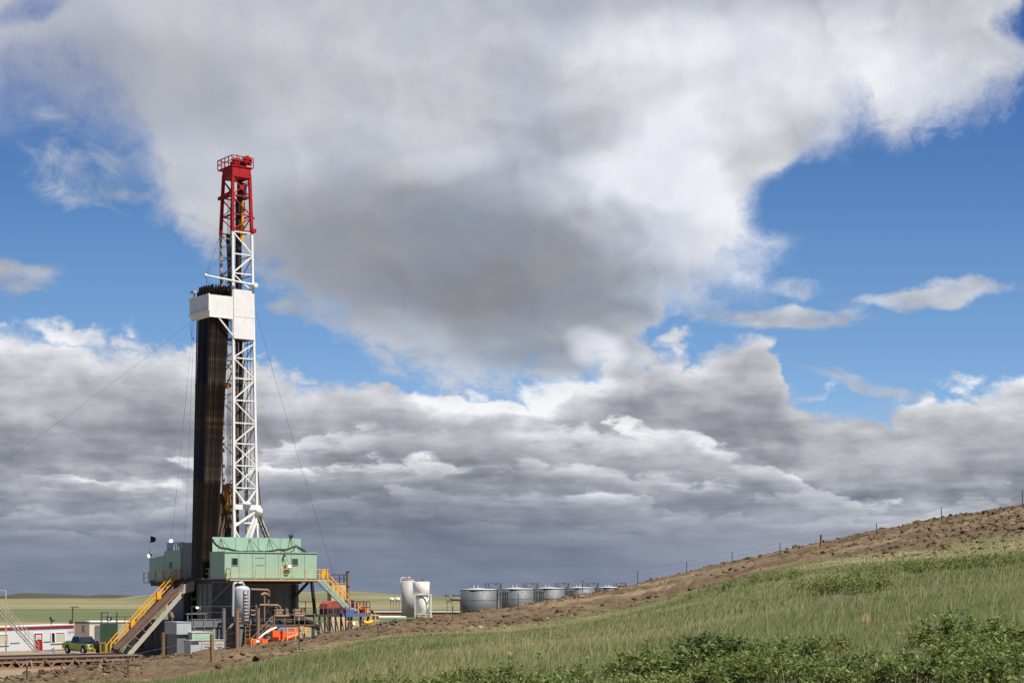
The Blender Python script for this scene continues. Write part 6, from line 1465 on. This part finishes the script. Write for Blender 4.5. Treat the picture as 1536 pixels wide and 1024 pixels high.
# ================================================================ far trees
def small_tree(px, Y, h, lab):
    z = CAMZ+(HY-894.0)/F*Y
    p = PX(px, HY, Y); o = thing('pine_tree', lab, 'tree', (p.x, p.y, z-.5), 0, 'trees on the horizon')
    MB().tube([(0, 0, 0), (0, 0, h*.7)], [.35, .12], 6).build('trunk', M['rust'], o)
    m = MB()
    for k in range(150):
        t_ = rnd.random(); r = (1-t_)**.7*h*.32*rnd.uniform(.4, 1.0)+.2; a = rnd.uniform(0, 6.28); c = Vector((r*math.cos(a), r*math.sin(a), h*(.18+.82*t_))); s_ = h*.085*rnd.uniform(.6, 1.3)
        u = Vector((rnd.uniform(-1, 1), rnd.uniform(-1, 1), rnd.uniform(-1, 1))).normalized()*s_; v_ = Vector((rnd.uniform(-1, 1), rnd.uniform(-1, 1), rnd.uniform(-1, 1))).normalized()*s_
        m.add([c-u, c+v_, c+u, c-v_], [(0, 1, 2, 3)])
    m.build('crown', paint('dark_pine_foliage', (.022, .035, .018), .8, var=.3), o)
for i, (px, h) in enumerate(((668.5, 3.2), (672, 2.3), (680.5, 3.0), (684, 2.4), (688.5, 2.8))): small_tree(px, 1990, h, 'tiny dark tree on the horizon left of the nearest grey tank')
# ================================================================ fence along the dirt bank
def ground_hit(px, y, y_from=40, far=True):
    Ys = np.linspace(y_from, 190, 900); yy = HY-(hill_z(np.full(900, float(px)), Ys)-CAMZ)*F/Ys
    j = np.argmax(yy <= y)
    if yy[j] > y: j = int(np.argmin(yy))
    return Ys[j], hill_z(np.array([float(px)]), np.array([Ys[j]]))[0]
FP = [(40, 993, 1020, 0), (192, 978, 1011, 0), (318.5, 952, 991, 1), (449, 924, 973, 0), (567, 931, 953, 0), (678.5, 906, 931, 0), (777.8, 886.5, 913, 0), (873.9, 865, 894, 0), (956.7, 852, 874, 0), (1029.6, 839, 859, 0), (1098, 825, 844, 0), (1169.6, 811, 830, 0), (1231.7, 801, 818, 1), (1287.6, 798, 808, 0), (1315.3, 783, 801, 0), (1412.6, 759, 780, 0), (1533.5, 731, 757, 0), (1660, 700, 728, 0)]
fpts = []
for px, yt, yb, wd in FP:
    Y, z = ground_hit(px, yb+1); fpts.append((Vector(((px-CX)/F*Y, Y, z)), (yb-yt)/F*Y, wd, px))
fence = thing('wire_fence', 'thin wire fence of steel and wooden posts along the dirt bank', 'fence', fpts[0][0])
F0 = fpts[0][0]
def place(mb): mb.v = [(p[0]-F0.x, p[1]-F0.y, p[2]-F0.z) for p in mb.v]; return mb
for p, h, wd, px in fpts:
    if wd:
        m = MB(); m.tube([p-Vector((0, 0, .3)), p+Vector((rnd.uniform(-.02, .02), 0, h))], .11, 10); place(m).build('wood_post', M['wood'], fence)
    else:
        t_ = p+Vector((rnd.uniform(-.05, .05), 0, h)); m = MB(); m.beam(p-Vector((0, 0, .3)), p.lerp(t_, .88), .065); o = place(m).build('metal_post', M['post'], fence)
        m = MB(); m.beam(p.lerp(t_, .88), t_, .066); place(m).build('post_tip', M['ltgrey'], o)
for k in (.9, .55):
    m = MB()
    for (p, h, _, _), (q, g_, _, _) in zip(fpts[:-1], fpts[1:]):
        a_, b_ = p+Vector((0, 0, h*k)), q+Vector((0, 0, g_*k)); sag = (b_-a_).length*.006
        m.tube([a_.lerp(b_, i/6)-Vector((0, 0, 4*sag*(i/6)*(1-i/6))) for i in range(7)], .006, 4, caps=False)
    place(m).build('wire', M['galv'], fence)
